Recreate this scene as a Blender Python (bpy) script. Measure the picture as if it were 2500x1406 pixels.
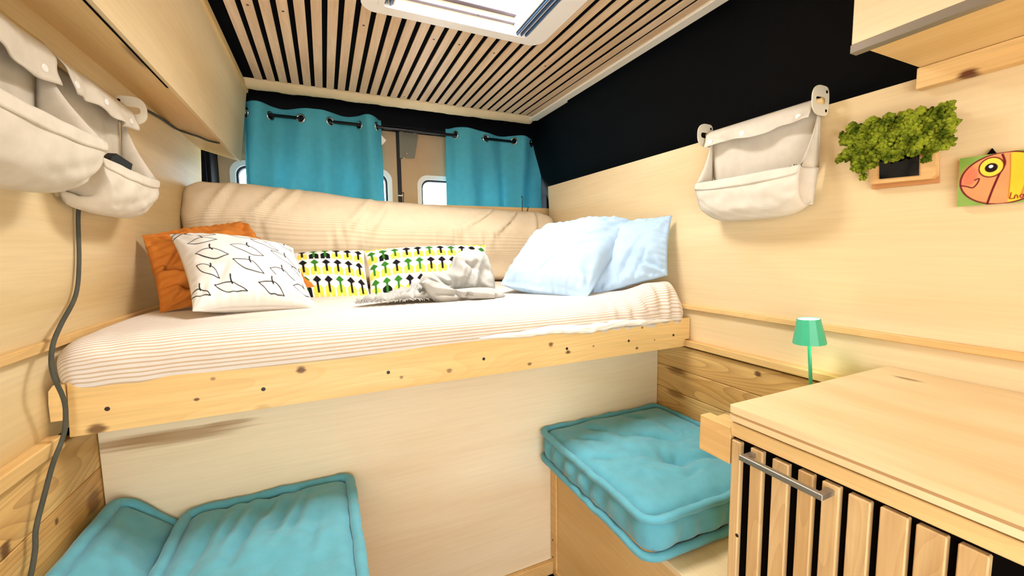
import bpy, bmesh, math, random
import numpy as np
from mathutils import Vector, Matrix, noise

random.seed(7)
SC = bpy.context.scene
COL = SC.collection
for o in list(bpy.data.objects):
    bpy.data.objects.remove(o)

# ------------------------------------------------------------------ camera
IW, IH, FPX = 2500.0, 1406.0, 1001.0
YAW, PITCH, ROLL = 0.42672, -0.09372, -0.01443
CAM = Vector((0.0, 0.0, 1.232))
_f = Vector((math.sin(YAW)*math.cos(PITCH), math.cos(YAW)*math.cos(PITCH), math.sin(PITCH)))
_r0 = Vector((math.cos(YAW), -math.sin(YAW), 0)); _u0 = _r0.cross(_f)
_r = math.cos(ROLL)*_r0 + math.sin(ROLL)*_u0
_u = -math.sin(ROLL)*_r0 + math.cos(ROLL)*_u0
cd = bpy.data.cameras.new('camera'); co = bpy.data.objects.new('camera', cd); COL.objects.link(co)
cd.sensor_fit = 'HORIZONTAL'; cd.sensor_width = 36.0; cd.lens = 36.0*FPX/IW
cd.clip_start = 0.02; cd.clip_end = 200
m = Matrix((_r, _u, -_f)).transposed().to_4x4(); m.translation = CAM
co.matrix_world = m
SC.camera = co

def P(px, py, ax, v):
    """world point where the photo pixel's ray meets the plane axis=v"""
    d = _f*FPX + _r*(px-IW/2) - _u*(py-IH/2)
    return CAM + d*((v-CAM[ax])/d[ax])

# ------------------------------------------------------------------ light
VS = SC.view_settings
VS.view_transform = 'Standard'; VS.look = 'None'; VS.gamma = 1.0; VS.use_curve_mapping = False
VS.exposure = 0.0
W = bpy.data.worlds.new('sky'); SC.world = W; W.use_nodes = True
W.node_tree.nodes['Background'].inputs[0].default_value = (0.97, 0.98, 1.0, 1)
W.node_tree.nodes['Background'].inputs[1].default_value = 8.0

def area_light(name, loc, rot, sx, sy, power, col):
    l = bpy.data.lights.new(name, 'AREA'); l.shape = 'RECTANGLE'; l.size = sx; l.size_y = sy
    l.energy = power; l.color = col
    o = bpy.data.objects.new(name, l); COL.objects.link(o); o.location = loc; o.rotation_euler = rot
    return o
# daylight falling through the roof hatch
area_light('roof_hatch_daylight', (0.46, 1.17, 2.155), (0, 0, 0), 0.40, 0.32, 22, (1.0, 0.98, 0.96))

# ------------------------------------------------------------------ helpers
def lin(c):
    return tuple(((x/12.92) if x <= 0.04045 else ((x+0.055)/1.055)**2.4) for x in (v/255.0 for v in c))

def n3(x, y, z): return noise.noise(Vector((x, y, z)))

def finish(name, me, mat, parent=None, smooth=False, origin=True):
    o = bpy.data.objects.new(name, me); COL.objects.link(o)
    if isinstance(mat, (list, tuple)):
        for k in mat: me.materials.append(k)
    elif mat is not None:
        me.materials.append(mat)
    if origin and len(me.vertices):
        co_ = np.empty(len(me.vertices)*3, dtype=np.float32); me.vertices.foreach_get('co', co_)
        co_ = co_.reshape(-1, 3); lo = co_.min(0); hi = co_.max(0)
        c = np.array([(lo[0]+hi[0])/2, (lo[1]+hi[1])/2, lo[2]], dtype=np.float32)
        co_ -= c; me.vertices.foreach_set('co', co_.ravel()); o.location = Vector(c.tolist())
    if smooth:
        me.polygons.foreach_set('use_smooth', [True]*len(me.polygons))
    me.update()
    if parent is not None: attach(o, parent)
    return o

def attach(o, parent):
    o.parent = parent
    base = Vector((0, 0, 0)); q = parent
    while q is not None:
        base += q.location; q = q.parent
    o.location = o.location - base

def mk(name, vs, fs, mat, parent=None, smooth=False):
    me = bpy.data.meshes.new(name); me.from_pydata([tuple(v) for v in vs], [], fs)
    bm = bmesh.new(); bm.from_mesh(me); bmesh.ops.recalc_face_normals(bm, faces=bm.faces); bm.to_mesh(me); bm.free()
    return finish(name, me, mat, parent, smooth)

def thing(name, label, cat, loc=(0, 0, 0), group=None):
    o = bpy.data.objects.new(name, None); COL.objects.link(o); o.location = loc
    o.empty_display_size = 0.05
    o['label'] = label; o['category'] = cat
    if group: o['group'] = group
    return o

def tag(o, label, cat, group=None):
    o['label'] = label; o['category'] = cat
    if group: o['group'] = group
    return o

def struct(o): o['kind'] = 'structure'; return o

def sroot(name, loc=(0, 0, 0)):
    o = bpy.data.objects.new(name, None); COL.objects.link(o); o.location = loc; o.empty_display_size = 0.05
    return struct(o)

def box_bm(bm, lo, hi, bev=0.0, seg=2, M=None):
    c = [(lo[i]+hi[i])/2 for i in range(3)]; s = [max(1e-5, hi[i]-lo[i]) for i in range(3)]
    r = bmesh.ops.create_cube(bm, size=1.0)['verts']
    for v in r: v.co = Vector((v.co.x*s[0], v.co.y*s[1], v.co.z*s[2]))
    if bev > 0:
        es = list({e for v in r for e in v.link_edges})
        g = bmesh.ops.bevel(bm, geom=es, offset=bev, segments=seg, affect='EDGES', profile=0.5)
        r = list({v for f in g['faces'] for v in f.verts} | {v for v in r if v.is_valid})
    for v in r:
        v.co = v.co + Vector(c)
        if M is not None: v.co = M @ v.co
    return r

def box(name, lo, hi, mat, parent=None, bev=0.0015, seg=1, M=None):
    bm = bmesh.new(); box_bm(bm, lo, hi, bev, seg, M)
    me = bpy.data.meshes.new(name); bm.to_mesh(me); bm.free()
    return finish(name, me, mat, parent)

def prism(name, pts, ax, a, b, mat, parent=None, smooth=False):
    """polygon pts (2D, remaining axes in order) extruded along axis ax from a to b"""
    n = len(pts); vs = []
    for t in (a, b):
        for p in pts:
            q = list(p); q.insert(ax, t); vs.append(q)
    fs = [list(range(n))[::-1], list(range(n, 2*n))] + [[i, (i+1) % n, n+(i+1) % n, n+i] for i in range(n)]
    return mk(name, vs, fs, mat, parent, smooth)

def ring(name, outer, inner, ax, a, b, mat, parent=None):
    """frame: two outlines of equal count, extruded along ax"""
    n = len(outer); vs = []
    for t in (a, b):
        for L in (outer, inner):
            for p in L:
                q = list(p); q.insert(ax, t); vs.append(q)
    fs = []
    for i in range(n):
        j = (i+1) % n
        fs += [[i, j, n+j, n+i], [2*n+i, 3*n+i, 3*n+j, 2*n+j], [i, 2*n+i, 2*n+j, j], [n+i, n+j, 3*n+j, 3*n+i]]
    return mk(name, vs, fs, mat, parent)

def rrect(x0, y0, x1, y1, r, k=8):
    """rounded rectangle outline, 4*(k+1) points"""
    out = []
    for cx, cy, a0 in ((x1-r, y1-r, 0), (x0+r, y1-r, 90), (x0+r, y0+r, 180), (x1-r, y0+r, 270)):
        for i in range(k+1):
            a = math.radians(a0+90*i/k); out.append((cx+r*math.cos(a), cy+r*math.sin(a)))
    return out

def smooth_path(pts, n=10):
    pts = [Vector(p) for p in pts]; out = []
    for i in range(len(pts)-1):
        p0 = pts[max(i-1, 0)]; p1 = pts[i]; p2 = pts[i+1]; p3 = pts[min(i+2, len(pts)-1)]
        for k in range(n):
            t = k/n
            out.append(0.5*((2*p1)+(p2-p0)*t+(2*p0-5*p1+4*p2-p3)*t*t+(3*p1-p0-3*p2+p3)*t**3))
    out.append(pts[-1]); return out

def tube_geo(path, r, k=8, closed=False):
    path = [Vector(p) for p in path]; n = len(path); vs = []; fs = []
    up = Vector((0.13, 0.21, 0.97))
    for i, p in enumerate(path):
        a = path[(i-1) % n] if (closed or i > 0) else p
        b = path[(i+1) % n] if (closed or i < n-1) else p
        t = (b-a).normalized()
        if i == 0:
            s = t.cross(up); s = s.normalized() if s.length > 1e-4 else Vector((1, 0, 0))
        else:
            s = (s - t*s.dot(t)).normalized()
        w = t.cross(s); rr = r[i] if isinstance(r, (list, tuple)) else r
        for j in range(k):
            an = 2*math.pi*j/k; vs.append(p + rr*(math.cos(an)*s+math.sin(an)*w))
    m_ = n if closed else n-1
    for i in range(m_):
        for j in range(k):
            fs.append([i*k+j, i*k+(j+1) % k, ((i+1) % n)*k+(j+1) % k, ((i+1) % n)*k+j])
    if not closed:
        fs.append(list(range(k))[::-1]); fs.append([(n-1)*k+j for j in range(k)])
    return vs, fs

def tube(name, path, r, mat, parent=None, k=8, closed=False):
    vs, fs = tube_geo(path, r, k, closed); return mk(name, vs, fs, mat, parent, True)

def join_geo(parts):
    V = []; F = []
    for vs, fs in parts:
        b = len(V); V += list(vs); F += [[i+b for i in f] for f in fs]
    return V, F

def lathe(name, prof, c, mat, parent=None, k=24, M=None, smooth=True):
    vs = []; fs = []; n = len(prof)
    for (r, z) in prof:
        for j in range(k):
            a = 2*math.pi*j/k; v = Vector((r*math.cos(a), r*math.sin(a), z))
            if M is not None: v = M @ v
            vs.append(v+Vector(c))
    for i in range(n-1):
        for j in range(k):
            fs.append([i*k+j, i*k+(j+1) % k, (i+1)*k+(j+1) % k, (i+1)*k+j])
    fs.append(list(range(k))); fs.append([(n-1)*k+j for j in range(k)])
    return mk(name, vs, fs, mat, parent, smooth)

def disc(name, c, nrm, r, t, mat, parent=None, k=12):
    n_ = Vector(nrm).normalized(); M = n_.to_track_quat('Z', 'Y').to_matrix()
    return lathe(name, [(r, -t*0.6), (r, t*0.6), (r*0.75, t)], c, mat, parent, k, M, False)

def grid_faces(nu, nv, off=0, flip=False):
    fs = []
    for i in range(nu-1):
        for j in range(nv-1):
            q = [off+i*nv+j, off+(i+1)*nv+j, off+(i+1)*nv+j+1, off+i*nv+j+1]
            fs.append(q[::-1] if flip else q)
    return fs

def sheet(name, fn, nu, nv, thick, mat, parent=None, smooth=True):
    """cloth sheet of fn(a,b), given a little thickness"""
    pts = [[Vector(fn(i/(nu-1), j/(nv-1))) for j in range(nv)] for i in range(nu)]
    vs = [p for row in pts for p in row]; nrm = []
    for i in range(nu):
        for j in range(nv):
            du = pts[min(i+1, nu-1)][j]-pts[max(i-1, 0)][j]; dv = pts[i][min(j+1, nv-1)]-pts[i][max(j-1, 0)]
            q = du.cross(dv); nrm.append(q.normalized() if q.length > 1e-9 else Vector((0, 0, 1)))
    N = nu*nv; V = [v+n_*thick/2 for v, n_ in zip(vs, nrm)] + [v-n_*thick/2 for v, n_ in zip(vs, nrm)]
    F = grid_faces(nu, nv) + grid_faces(nu, nv, N, True)
    b = [i*nv for i in range(nu)] + [(nu-1)*nv+j for j in range(1, nv)] + [i*nv+nv-1 for i in range(nu-2, -1, -1)] + [j for j in range(nv-2, 0, -1)]
    for i in range(len(b)):
        p, q = b[i], b[(i+1) % len(b)]; F.append([p, q, q+N, p+N])
    return mk(name, V, F, mat, parent, smooth)

def paint(o, cols):
    """printed colours, one linear rgb per vertex"""
    me = o.data; at = me.color_attributes.new('print', 'FLOAT_COLOR', 'POINT')
    a = np.ones((len(me.vertices), 4), dtype=np.float32); a[:, :3] = cols
    at.data.foreach_set('color', a.ravel())

# ------------------------------------------------------------------ materials
def newmat(name):
    m_ = bpy.data.materials.new(name); m_.use_nodes = True
    nt = m_.node_tree; b = nt.nodes['Principled BSDF']; return m_, nt, b
def nd(nt, t, **kw):
    n_ = nt.nodes.new(t)
    for k, v in kw.items(): setattr(n_, k, v)
    return n_
def setin(n_, i, v): n_.inputs[i].default_value = v

def plain(name, rgb, rough=0.5, metal=0.0, emit=None, estr=0.0, spec=0.5, var=0.0):
    m_, nt, b = newmat(name); c = lin(rgb)+(1,)
    setin(b, 'Base Color', c); setin(b, 'Roughness', rough); setin(b, 'Metallic', metal); setin(b, 'Specular IOR Level', spec)
    if emit: setin(b, 'Emission Color', lin(emit)+(1,)); setin(b, 'Emission Strength', estr)
    if var > 0:
        tc = nd(nt, 'ShaderNodeTexCoord'); no = nd(nt, 'ShaderNodeTexNoise'); setin(no, 'Scale', 14.0); setin(no, 'Detail', 5.0)
        mr = nd(nt, 'ShaderNodeMapRange'); setin(mr, 3, 1-var); setin(mr, 4, 1+var)
        hs = nd(nt, 'ShaderNodeHueSaturation'); setin(hs, 'Color', c)
        nt.links.new(tc.outputs['Object'], no.inputs['Vector']); nt.links.new(no.outputs['Fac'], mr.inputs[0])
        nt.links.new(mr.outputs[0], hs.inputs['Value']); nt.links.new(hs.outputs[0], b.inputs['Base Color'])
    return m_

def wood(name, c1, c2, axis=1, scale=2.2, stretch=9.0, ring_=0.0, rcol=(150, 95, 40), rscale=9.0, rough=0.45, fine=0.10, knots=(), spec=0.35):
    """procedural wood: broad figure, fine grain along one axis, optional growth rings and placed knots (world coords, radii, colour, strength)"""
    m_, nt, b = newmat(name); L = nt.links.new
    ge = nd(nt, 'ShaderNodeNewGeometry'); oi = nd(nt, 'ShaderNodeObjectInfo')
    rnd = nd(nt, 'ShaderNodeMath', operation='MULTIPLY'); setin(rnd, 1, 7.0); L(oi.outputs['Random'], rnd.inputs[0])
    add = nd(nt, 'ShaderNodeVectorMath', operation='ADD'); L(ge.outputs['Position'], add.inputs[0]); L(rnd.outputs[0], add.inputs[1])
    mp = nd(nt, 'ShaderNodeMapping'); sc = [scale]*3; sc[axis] = scale/stretch; setin(mp, 'Scale', sc); L(add.outputs[0], mp.inputs[0])
    n1 = nd(nt, 'ShaderNodeTexNoise'); setin(n1, 'Scale', 3.0); setin(n1, 'Detail', 4.0); setin(n1, 'Distortion', 0.6); L(mp.outputs[0], n1.inputs['Vector'])
    cr = nd(nt, 'ShaderNodeValToRGB'); cr.color_ramp.elements[0].position = 0.32; cr.color_ramp.elements[1].position = 0.68
    cr.color_ramp.elements[0].color = lin(c2)+(1,); cr.color_ramp.elements[1].color = lin(c1)+(1,); L(n1.outputs['Fac'], cr.inputs[0])
    mp2 = nd(nt, 'ShaderNodeMapping'); s2 = [90.0]*3; s2[axis] = 3.0; setin(mp2, 'Scale', s2); L(add.outputs[0], mp2.inputs[0])
    n2 = nd(nt, 'ShaderNodeTexNoise'); setin(n2, 'Scale', 1.6); setin(n2, 'Detail', 3.0); L(mp2.outputs[0], n2.inputs['Vector'])
    mr = nd(nt, 'ShaderNodeMapRange'); setin(mr, 1, 0.3); setin(mr, 2, 0.7); setin(mr, 3, 1-fine); setin(mr, 4, 1+fine*0.4); L(n2.outputs['Fac'], mr.inputs[0])
    hs = nd(nt, 'ShaderNodeHueSaturation'); L(cr.outputs[0], hs.inputs['Color']); L(mr.outputs[0], hs.inputs['Value'])
    out = hs.outputs[0]
    if ring_ > 0:
        mp3 = nd(nt, 'ShaderNodeMapping'); s3 = [rscale]*3; s3[axis] = rscale/7.0; setin(mp3, 'Scale', s3); L(add.outputs[0], mp3.inputs[0])
        nr = nd(nt, 'ShaderNodeTexNoise'); setin(nr, 'Scale', 0.9); setin(nr, 'Detail', 1.0); L(mp3.outputs[0], nr.inputs['Vector'])
        mu = nd(nt, 'ShaderNodeMath', operation='MULTIPLY'); setin(mu, 1, 26.0); L(nr.outputs['Fac'], mu.inputs[0])
        fr = nd(nt, 'ShaderNodeMath', operation='FRACT'); L(mu.outputs[0], fr.inputs[0])
        pw = nd(nt, 'ShaderNodeMath', operation='POWER'); setin(pw, 1, 2.2); L(fr.outputs[0], pw.inputs[0])
        ml = nd(nt, 'ShaderNodeMath', operation='MULTIPLY'); setin(ml, 1, ring_); L(pw.outputs[0], ml.inputs[0])
        mx = nd(nt, 'ShaderNodeMix', data_type='RGBA'); L(ml.outputs[0], mx.inputs[0]); L(out, mx.inputs[6]); setin(mx, 7, lin(rcol)+(1,)); out = mx.outputs[2]
    for (kc, kr, kcol, kst) in knots:
        sb = nd(nt, 'ShaderNodeVectorMath', operation='SUBTRACT'); L(ge.outputs['Position'], sb.inputs[0]); setin(sb, 1, tuple(kc))
        dv = nd(nt, 'ShaderNodeVectorMath', operation='DIVIDE'); L(sb.outputs[0], dv.inputs[0]); setin(dv, 1, tuple(kr))
        ln = nd(nt, 'ShaderNodeVectorMath', operation='LENGTH'); L(dv.outputs[0], ln.inputs[0])
        ad = nd(nt, 'ShaderNodeMath', operation='ADD'); L(ln.outputs['Value'], ad.inputs[0])
        sc_ = nd(nt, 'ShaderNodeMath', operation='MULTIPLY_ADD'); setin(sc_, 1, 0.9); setin(sc_, 2, -0.45); L(n2.outputs['Fac'], sc_.inputs[0]); L(sc_.outputs[0], ad.inputs[1])
        km = nd(nt, 'ShaderNodeMapRange', interpolation_type='SMOOTHSTEP'); setin(km, 1, 0.35); setin(km, 2, 1.0); setin(km, 3, kst); setin(km, 4, 0.0); L(ad.outputs[0], km.inputs[0])
        mx = nd(nt, 'ShaderNodeMix', data_type='RGBA'); L(km.outputs[0], mx.inputs[0]); L(out, mx.inputs[6]); setin(mx, 7, lin(kcol)+(1,)); out = mx.outputs[2]
    L(out, b.inputs['Base Color']); setin(b, 'Roughness', rough); setin(b, 'Specular IOR Level', spec)
    bp = nd(nt, 'ShaderNodeBump'); setin(bp, 'Strength', 0.08); setin(bp, 'Distance', 0.002); L(n2.outputs['Fac'], bp.inputs['Height']); L(bp.outputs[0], b.inputs['Normal'])
    return m_

def fabric(name, rgb, rough=0.9, trans=0.0, weave=500.0, var=0.06, sheen=0.0, stripes=None, printed=False, bump=0.25):
    """woven cloth; stripes=(colour, period, width) run along X, printed reads the colour attribute"""
    m_, nt, b = newmat(name); L = nt.links.new
    tc = nd(nt, 'ShaderNodeTexCoord')
    no = nd(nt, 'ShaderNodeTexNoise'); setin(no, 'Scale', 30.0); setin(no, 'Detail', 6.0); L(tc.outputs['Object'], no.inputs['Vector'])
    mr = nd(nt, 'ShaderNodeMapRange'); setin(mr, 1, 0.3); setin(mr, 2, 0.7); setin(mr, 3, 1-var); setin(mr, 4, 1+var); L(no.outputs['Fac'], mr.inputs[0])
    hs = nd(nt, 'ShaderNodeHueSaturation'); L(mr.outputs[0], hs.inputs['Value'])
    if printed:
        at = nd(nt, 'ShaderNodeAttribute', attribute_name='print'); L(at.outputs['Color'], hs.inputs['Color'])
    elif stripes:
        sc, per, wid = stripes
        ge = nd(nt, 'ShaderNodeAttribute', attribute_name='stripe')
        dv = nd(nt, 'ShaderNodeMath', operation='DIVIDE'); setin(dv, 1, per); L(ge.outputs['Fac'], dv.inputs[0])
        fr = nd(nt, 'ShaderNodeMath', operation='FRACT'); L(dv.outputs[0], fr.inputs[0])
        lt = nd(nt, 'ShaderNodeMath', operation='LESS_THAN'); setin(lt, 1, wid); L(fr.outputs[0], lt.inputs[0])
        mx = nd(nt, 'ShaderNodeMix', data_type='RGBA'); L(lt.outputs[0], mx.inputs[0]); setin(mx, 6, lin(rgb)+(1,)); setin(mx, 7, lin(sc)+(1,)); L(mx.outputs[2], hs.inputs['Color'])
    else:
        setin(hs, 'Color', lin(rgb)+(1,))
    L(hs.outputs[0], b.inputs['Base Color']); setin(b, 'Roughness', rough); setin(b, 'Specular IOR Level', 0.15); setin(b, 'Sheen Weight', sheen)
    wv = nd(nt, 'ShaderNodeTexNoise'); setin(wv, 'Scale', weave); setin(wv, 'Detail', 1.0); L(tc.outputs['Object'], wv.inputs['Vector'])
    bp = nd(nt, 'ShaderNodeBump'); setin(bp, 'Strength', bump); setin(bp, 'Distance', 0.001); L(wv.outputs['Fac'], bp.inputs['Height']); L(bp.outputs[0], b.inputs['Normal'])
    if trans > 0:
        tr = nd(nt, 'ShaderNodeBsdfTranslucent'); L(hs.outputs[0], tr.inputs['Color'])
        ms = nd(nt, 'ShaderNodeMixShader'); setin(ms, 0, trans); L(b.outputs[0], ms.inputs[1]); L(tr.outputs[0], ms.inputs[2])
        L(ms.outputs[0], nt.nodes['Material Output'].inputs['Surface'])
    return m_

def glass(name, rgb=(235, 245, 250), refl=0.08):
    m_, nt, b = newmat(name); L = nt.links.new
    t = nd(nt, 'ShaderNodeBsdfTransparent'); setin(t, 0, lin(rgb)+(1,)); g = nd(nt, 'ShaderNodeBsdfGlossy'); setin(g, 'Roughness', 0.05)
    ms = nd(nt, 'ShaderNodeMixShader'); setin(ms, 0, refl); L(t.outputs[0], ms.inputs[1]); L(g.outputs[0], ms.inputs[2]); L(ms.outputs[0], nt.nodes['Material Output'].inputs['Surface'])
    return m_

DK = (92, 52, 20)
M = {}
M['ply'] = wood('poplar plywood', (236, 216, 174), (222, 196, 148), 1, 1.6, 7, fine=0.05)
M['ply_shade'] = wood('poplar plywood shade tint', (228, 206, 160), (204, 174, 118), 1, 1.6, 6, fine=0.07)  # darker copy of ply; the left wall's shade put into the colour
M['ply_x'] = wood('poplar plywood bed panel', (240, 227, 196), (228, 208, 170), 0, 2.0, 7, fine=0.05,
    knots=[(P(420, 1070, 1, 1.27), (0.20, 1, 0.028), (150, 112, 66), 0.75), (P(300, 1085, 1, 1.27), (0.13, 1, 0.02), (150, 112, 66), 0.5), (P(560, 1035, 1, 1.27), (0.08, 1, 0.012), (150, 112, 66), 0.6)])
M['ply_top'] = wood('worktop plywood', (238, 216, 172), (222, 192, 140), 1, 3.0, 4, fine=0.06, rough=0.32,
    knots=[(P(2215, 925, 2, 0.929), (0.012, 0.035, 1), (120, 72, 26), 0.8)])
def locker_pt(px, py):
    d = P(px, py, 1, 1.0)-CAM; return CAM+d*((1.578-CAM.z)/(d.z+0.281*d.x))
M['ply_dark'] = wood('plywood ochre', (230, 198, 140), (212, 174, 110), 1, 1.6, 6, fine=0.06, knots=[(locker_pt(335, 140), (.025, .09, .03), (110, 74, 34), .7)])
M['pine_board'] = wood('pine bed board', (242, 210, 148), (230, 190, 118), 0, 2.5, 10, ring_=0.16, rcol=(200, 138, 62), rscale=6,
    knots=[(P(x, y, 1, 1.134), (r*1.3, 1, r), DK, s) for x, y, r, s in ((735, 903, .011, .9), (1387, 859, .009, .9), (1345, 841, .010, .85), (1555, 850, .008, .9), (237, 1047, .017, .85), (480, 975, .006, .9), (1097, 905, .009, .7), (1293, 889, .007, .8), (1568, 800, .006, .8), (520, 925, .006, .6), (980, 921, .006, .7), (1449, 845, .004, .8), (1598, 830, .004, .8), (640, 1000, .02, .25))])
M['pine'] = wood('pine plank', (234, 196, 128), (212, 162, 90), 1, 4.0, 8, ring_=0.42, rcol=(140, 84, 30), rscale=9, rough=0.4,
    knots=[(P(1850, 912, 0, 1.25), (1, .016, .012), DK, .9), (P(1650, 905, 0, 1.25), (1, .07, .018), (110, 60, 24), .75), (P(1650, 962, 0, 1.25), (1, .06, .020), (130, 74, 30), .7), (P(15, 1345, 0, -.52), (1, .02, .022), DK, .9), (P(140, 1272, 0, -.52), (1, .010, .010), DK, .9), (P(230, 1225, 0, -.52), (1, .04, .04), (100, 50, 20), .7)])
M['trim'] = wood('pine batten', (234, 198, 136), (216, 174, 108), 1, 3.0, 10, ring_=0.12, rcol=(160, 104, 50), knots=[(P(2362, 182, 0, 1.212), (.05, .022, .014), (88, 34, 10), .95)])
M['slat'] = wood('oak veneer slat', (232, 204, 168), (210, 176, 136), 1, 5.0, 9, ring_=0.10, rcol=(160, 116, 76), fine=0.12)
M['slat_v'] = wood('oak veneer slat upright', (218, 186, 134), (194, 156, 102), 2, 5.0, 9, ring_=0.22, rcol=(150, 104, 56), fine=0.12, rscale=12)
M['black'] = plain('black felt', (4, 4, 7), 0.95, spec=0.05)
M['body'] = plain('black painted bodywork', (3, 4, 9), 0.55, spec=0.12)
M['felt'] = plain('tan door carpet', (196, 164, 128), 0.95, spec=0.05, var=0.05)
M['rawedge'] = plain('raw fibre ceiling edge', (226, 205, 165), 0.95, spec=0.05, var=0.10)
M['white'] = plain('white plastic', (238, 233, 226), 0.4)
M['hatchwall'] = plain('warm white well', (206, 182, 156), 0.5)
M['hatchline'] = plain('grey blind track', (92, 90, 104), 0.5)
M['creamtrim'] = plain('cream laminate', (245, 238, 220), 0.45)
M['rubber'] = plain('black rubber', (12, 14, 16), 0.6)
M['steel'] = plain('brushed steel', (168, 166, 160), 0.35, 0.9)
M['chrome'] = plain('chrome eyelet', (200, 205, 208), 0.18, 1.0)
M['alu'] = plain('aluminium edging', (150, 142, 128), 0.45, 0.6)
M['plate'] = plain('galvanised plate', (126, 122, 106), 0.5, 0.3)
M['bracket'] = plain('cream bracket', (222, 214, 190), 0.5)
M['rod'] = plain('black curtain rod', (14, 15, 20), 0.3)
M['screw'] = plain('dark screw head', (40, 22, 14), 0.5)
M['hole'] = plain('dark hole', (9, 6, 5), 0.95, spec=0.05)
M['teal'] = fabric('teal curtain cloth', (96, 192, 210), trans=0.30, var=0.05)
M['cushion'] = fabric('teal velour', (92, 164, 180), var=0.07, sheen=0.25, weave=260)
M['linen'] = fabric('natural canvas', (214, 205, 188), var=0.05, weave=420)
M['sheet'] = fabric('striped cotton cover', (230, 222, 214), stripes=((206, 184, 156), 0.0088, 0.36), var=0.03)
M['sheet_back'] = fabric('striped cotton cover beige', (232, 214, 184), stripes=((222, 202, 168), 0.0075, 0.42), var=0.03)
M['hemcloth'] = fabric('white cotton lining', (232, 226, 214), var=.02)
M['blue'] = fabric('pale blue cotton', (172, 198, 222), var=0.02)
M['orange'] = fabric('orange corduroy', (198, 120, 48), var=0.06)
M['print'] = fabric('printed cotton', (255, 255, 255), printed=True, var=0.02)
M['canvas'] = fabric('painted canvas', (255, 255, 255), printed=True, var=0.08, rough=0.7)
M['throw'] = fabric('grey linen throw', (172, 170, 163), var=0.08, weave=240, bump=0.5)
M['cable'] = fabric('grey braided flex', (78, 78, 68), var=0.15)
def moss_mat():
    m_, nt, b = newmat('reindeer moss'); L = nt.links.new
    tc = nd(nt, 'ShaderNodeNewGeometry'); no = nd(nt, 'ShaderNodeTexNoise'); setin(no, 'Scale', 38.0); setin(no, 'Detail', 4.0); L(tc.outputs['Position'], no.inputs['Vector'])
    cr = nd(nt, 'ShaderNodeValToRGB'); e = cr.color_ramp.elements; e[0].position = .36; e[1].position = .66; e[0].color = lin((62, 78, 14))+(1,); e[1].color = lin((150, 160, 44))+(1,)
    L(no.outputs['Fac'], cr.inputs[0]); L(cr.outputs[0], b.inputs['Base Color']); setin(b, 'Roughness', .95); setin(b, 'Specular IOR Level', .05); return m_
M['moss'] = moss_mat()
M['screen'] = plain('black glass', (4, 5, 6), 0.06)
M['green'] = plain('green lacquer', (64, 184, 140), 0.4)
M['glow'] = plain('lamp diffuser', (255, 255, 240), 0.5, emit=(255, 245, 215), estr=6.0)
M['floor'] = wood('brown vinyl plank', (150, 116, 82), (118, 86, 58), 1, 3.0, 9, ring_=0.2, rcol=(80, 54, 34))
M['glass'] = glass('window glass')
M['hatch'] = glass('hatch acrylic', (250, 252, 255), 0.05)
M['blind'] = plain('blue pleated blind', (58, 92, 132), 0.5)
M['raft'] = wood('pale pine rear board', (240, 206, 150), (226, 186, 124), 0, 3, 9, ring_=0.12, rcol=(190, 130, 70))

FL = 0.0
def XR(z): return 1.267 if z < 1.0 else 1.267-(z-1.0)*0.045
def XL(z): return -0.533 if z < 1.05 else -0.533+(z-1.05)*0.047
YN = -1.3      # the van goes on this far behind the camera

# ------------------------------------------------------------------ structure
fl = sroot('floor')
box('subfloor', (-0.7, YN, -0.05), (1.5, 2.75, -0.008), M['black'], fl)
for i in range(8):
    x0 = -0.10+i*0.14
    for j in range(3):
        y0 = -1.3+j*0.88-(0.4 if i % 2 else 0)
        box('plank', (x0+.001, max(y0, YN)+.001, -0.008), (x0+.139, min(y0+.879, 1.30), 0.0), M['floor'], fl, 0.001)

# right side
wr = sroot('wall_right', (1.25, 0.5, 0))
def wall_sheet(name, X, y0, y1, zs, t, s, mat, parent):
    pts = [(X(z), z) for z in zs] + [(X(z)+s*t, z) for z in reversed(zs)]
    return prism(name, pts, 1, y0, y1, mat, parent)
wall_sheet('ply_panel', XR, YN, 2.185, [1.0, 1.3, 1.603], 0.015, 1, M['ply'], wr)
wall_sheet('ply_panel', XR, YN, 2.20, [0.872, 0.998], 0.012, 1, M['ply'], wr)
zt = 0.845
for i in range(9):
    z1 = zt-i*0.095; z0 = max(z1-0.0935, 0.0)
    if z1 <= 0.01: break
    box('plank', (1.250, YN, z0), (1.266, 2.2, z1), M['pine'], wr, 0.002)
prism('body_panel', [(1.30, 0), (1.385, 0.4), (1.41, 1.2), (1.40, 1.50), (1.25, 2.09), (1.29, 2.11), (1.46, 1.52), (1.47, 1.2), (1.44, 0)], 1, YN, 2.70, M['body'], wr)
struct(box('trim_1', (1.252, YN, 0.994), (1.268, 2.18, 1.012), M['trim'], None, 0.002))
struct(box('trim_2', (1.236, YN, 0.853), (1.268, 2.18, 0.877), M['trim'], None, 0.002))

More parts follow.
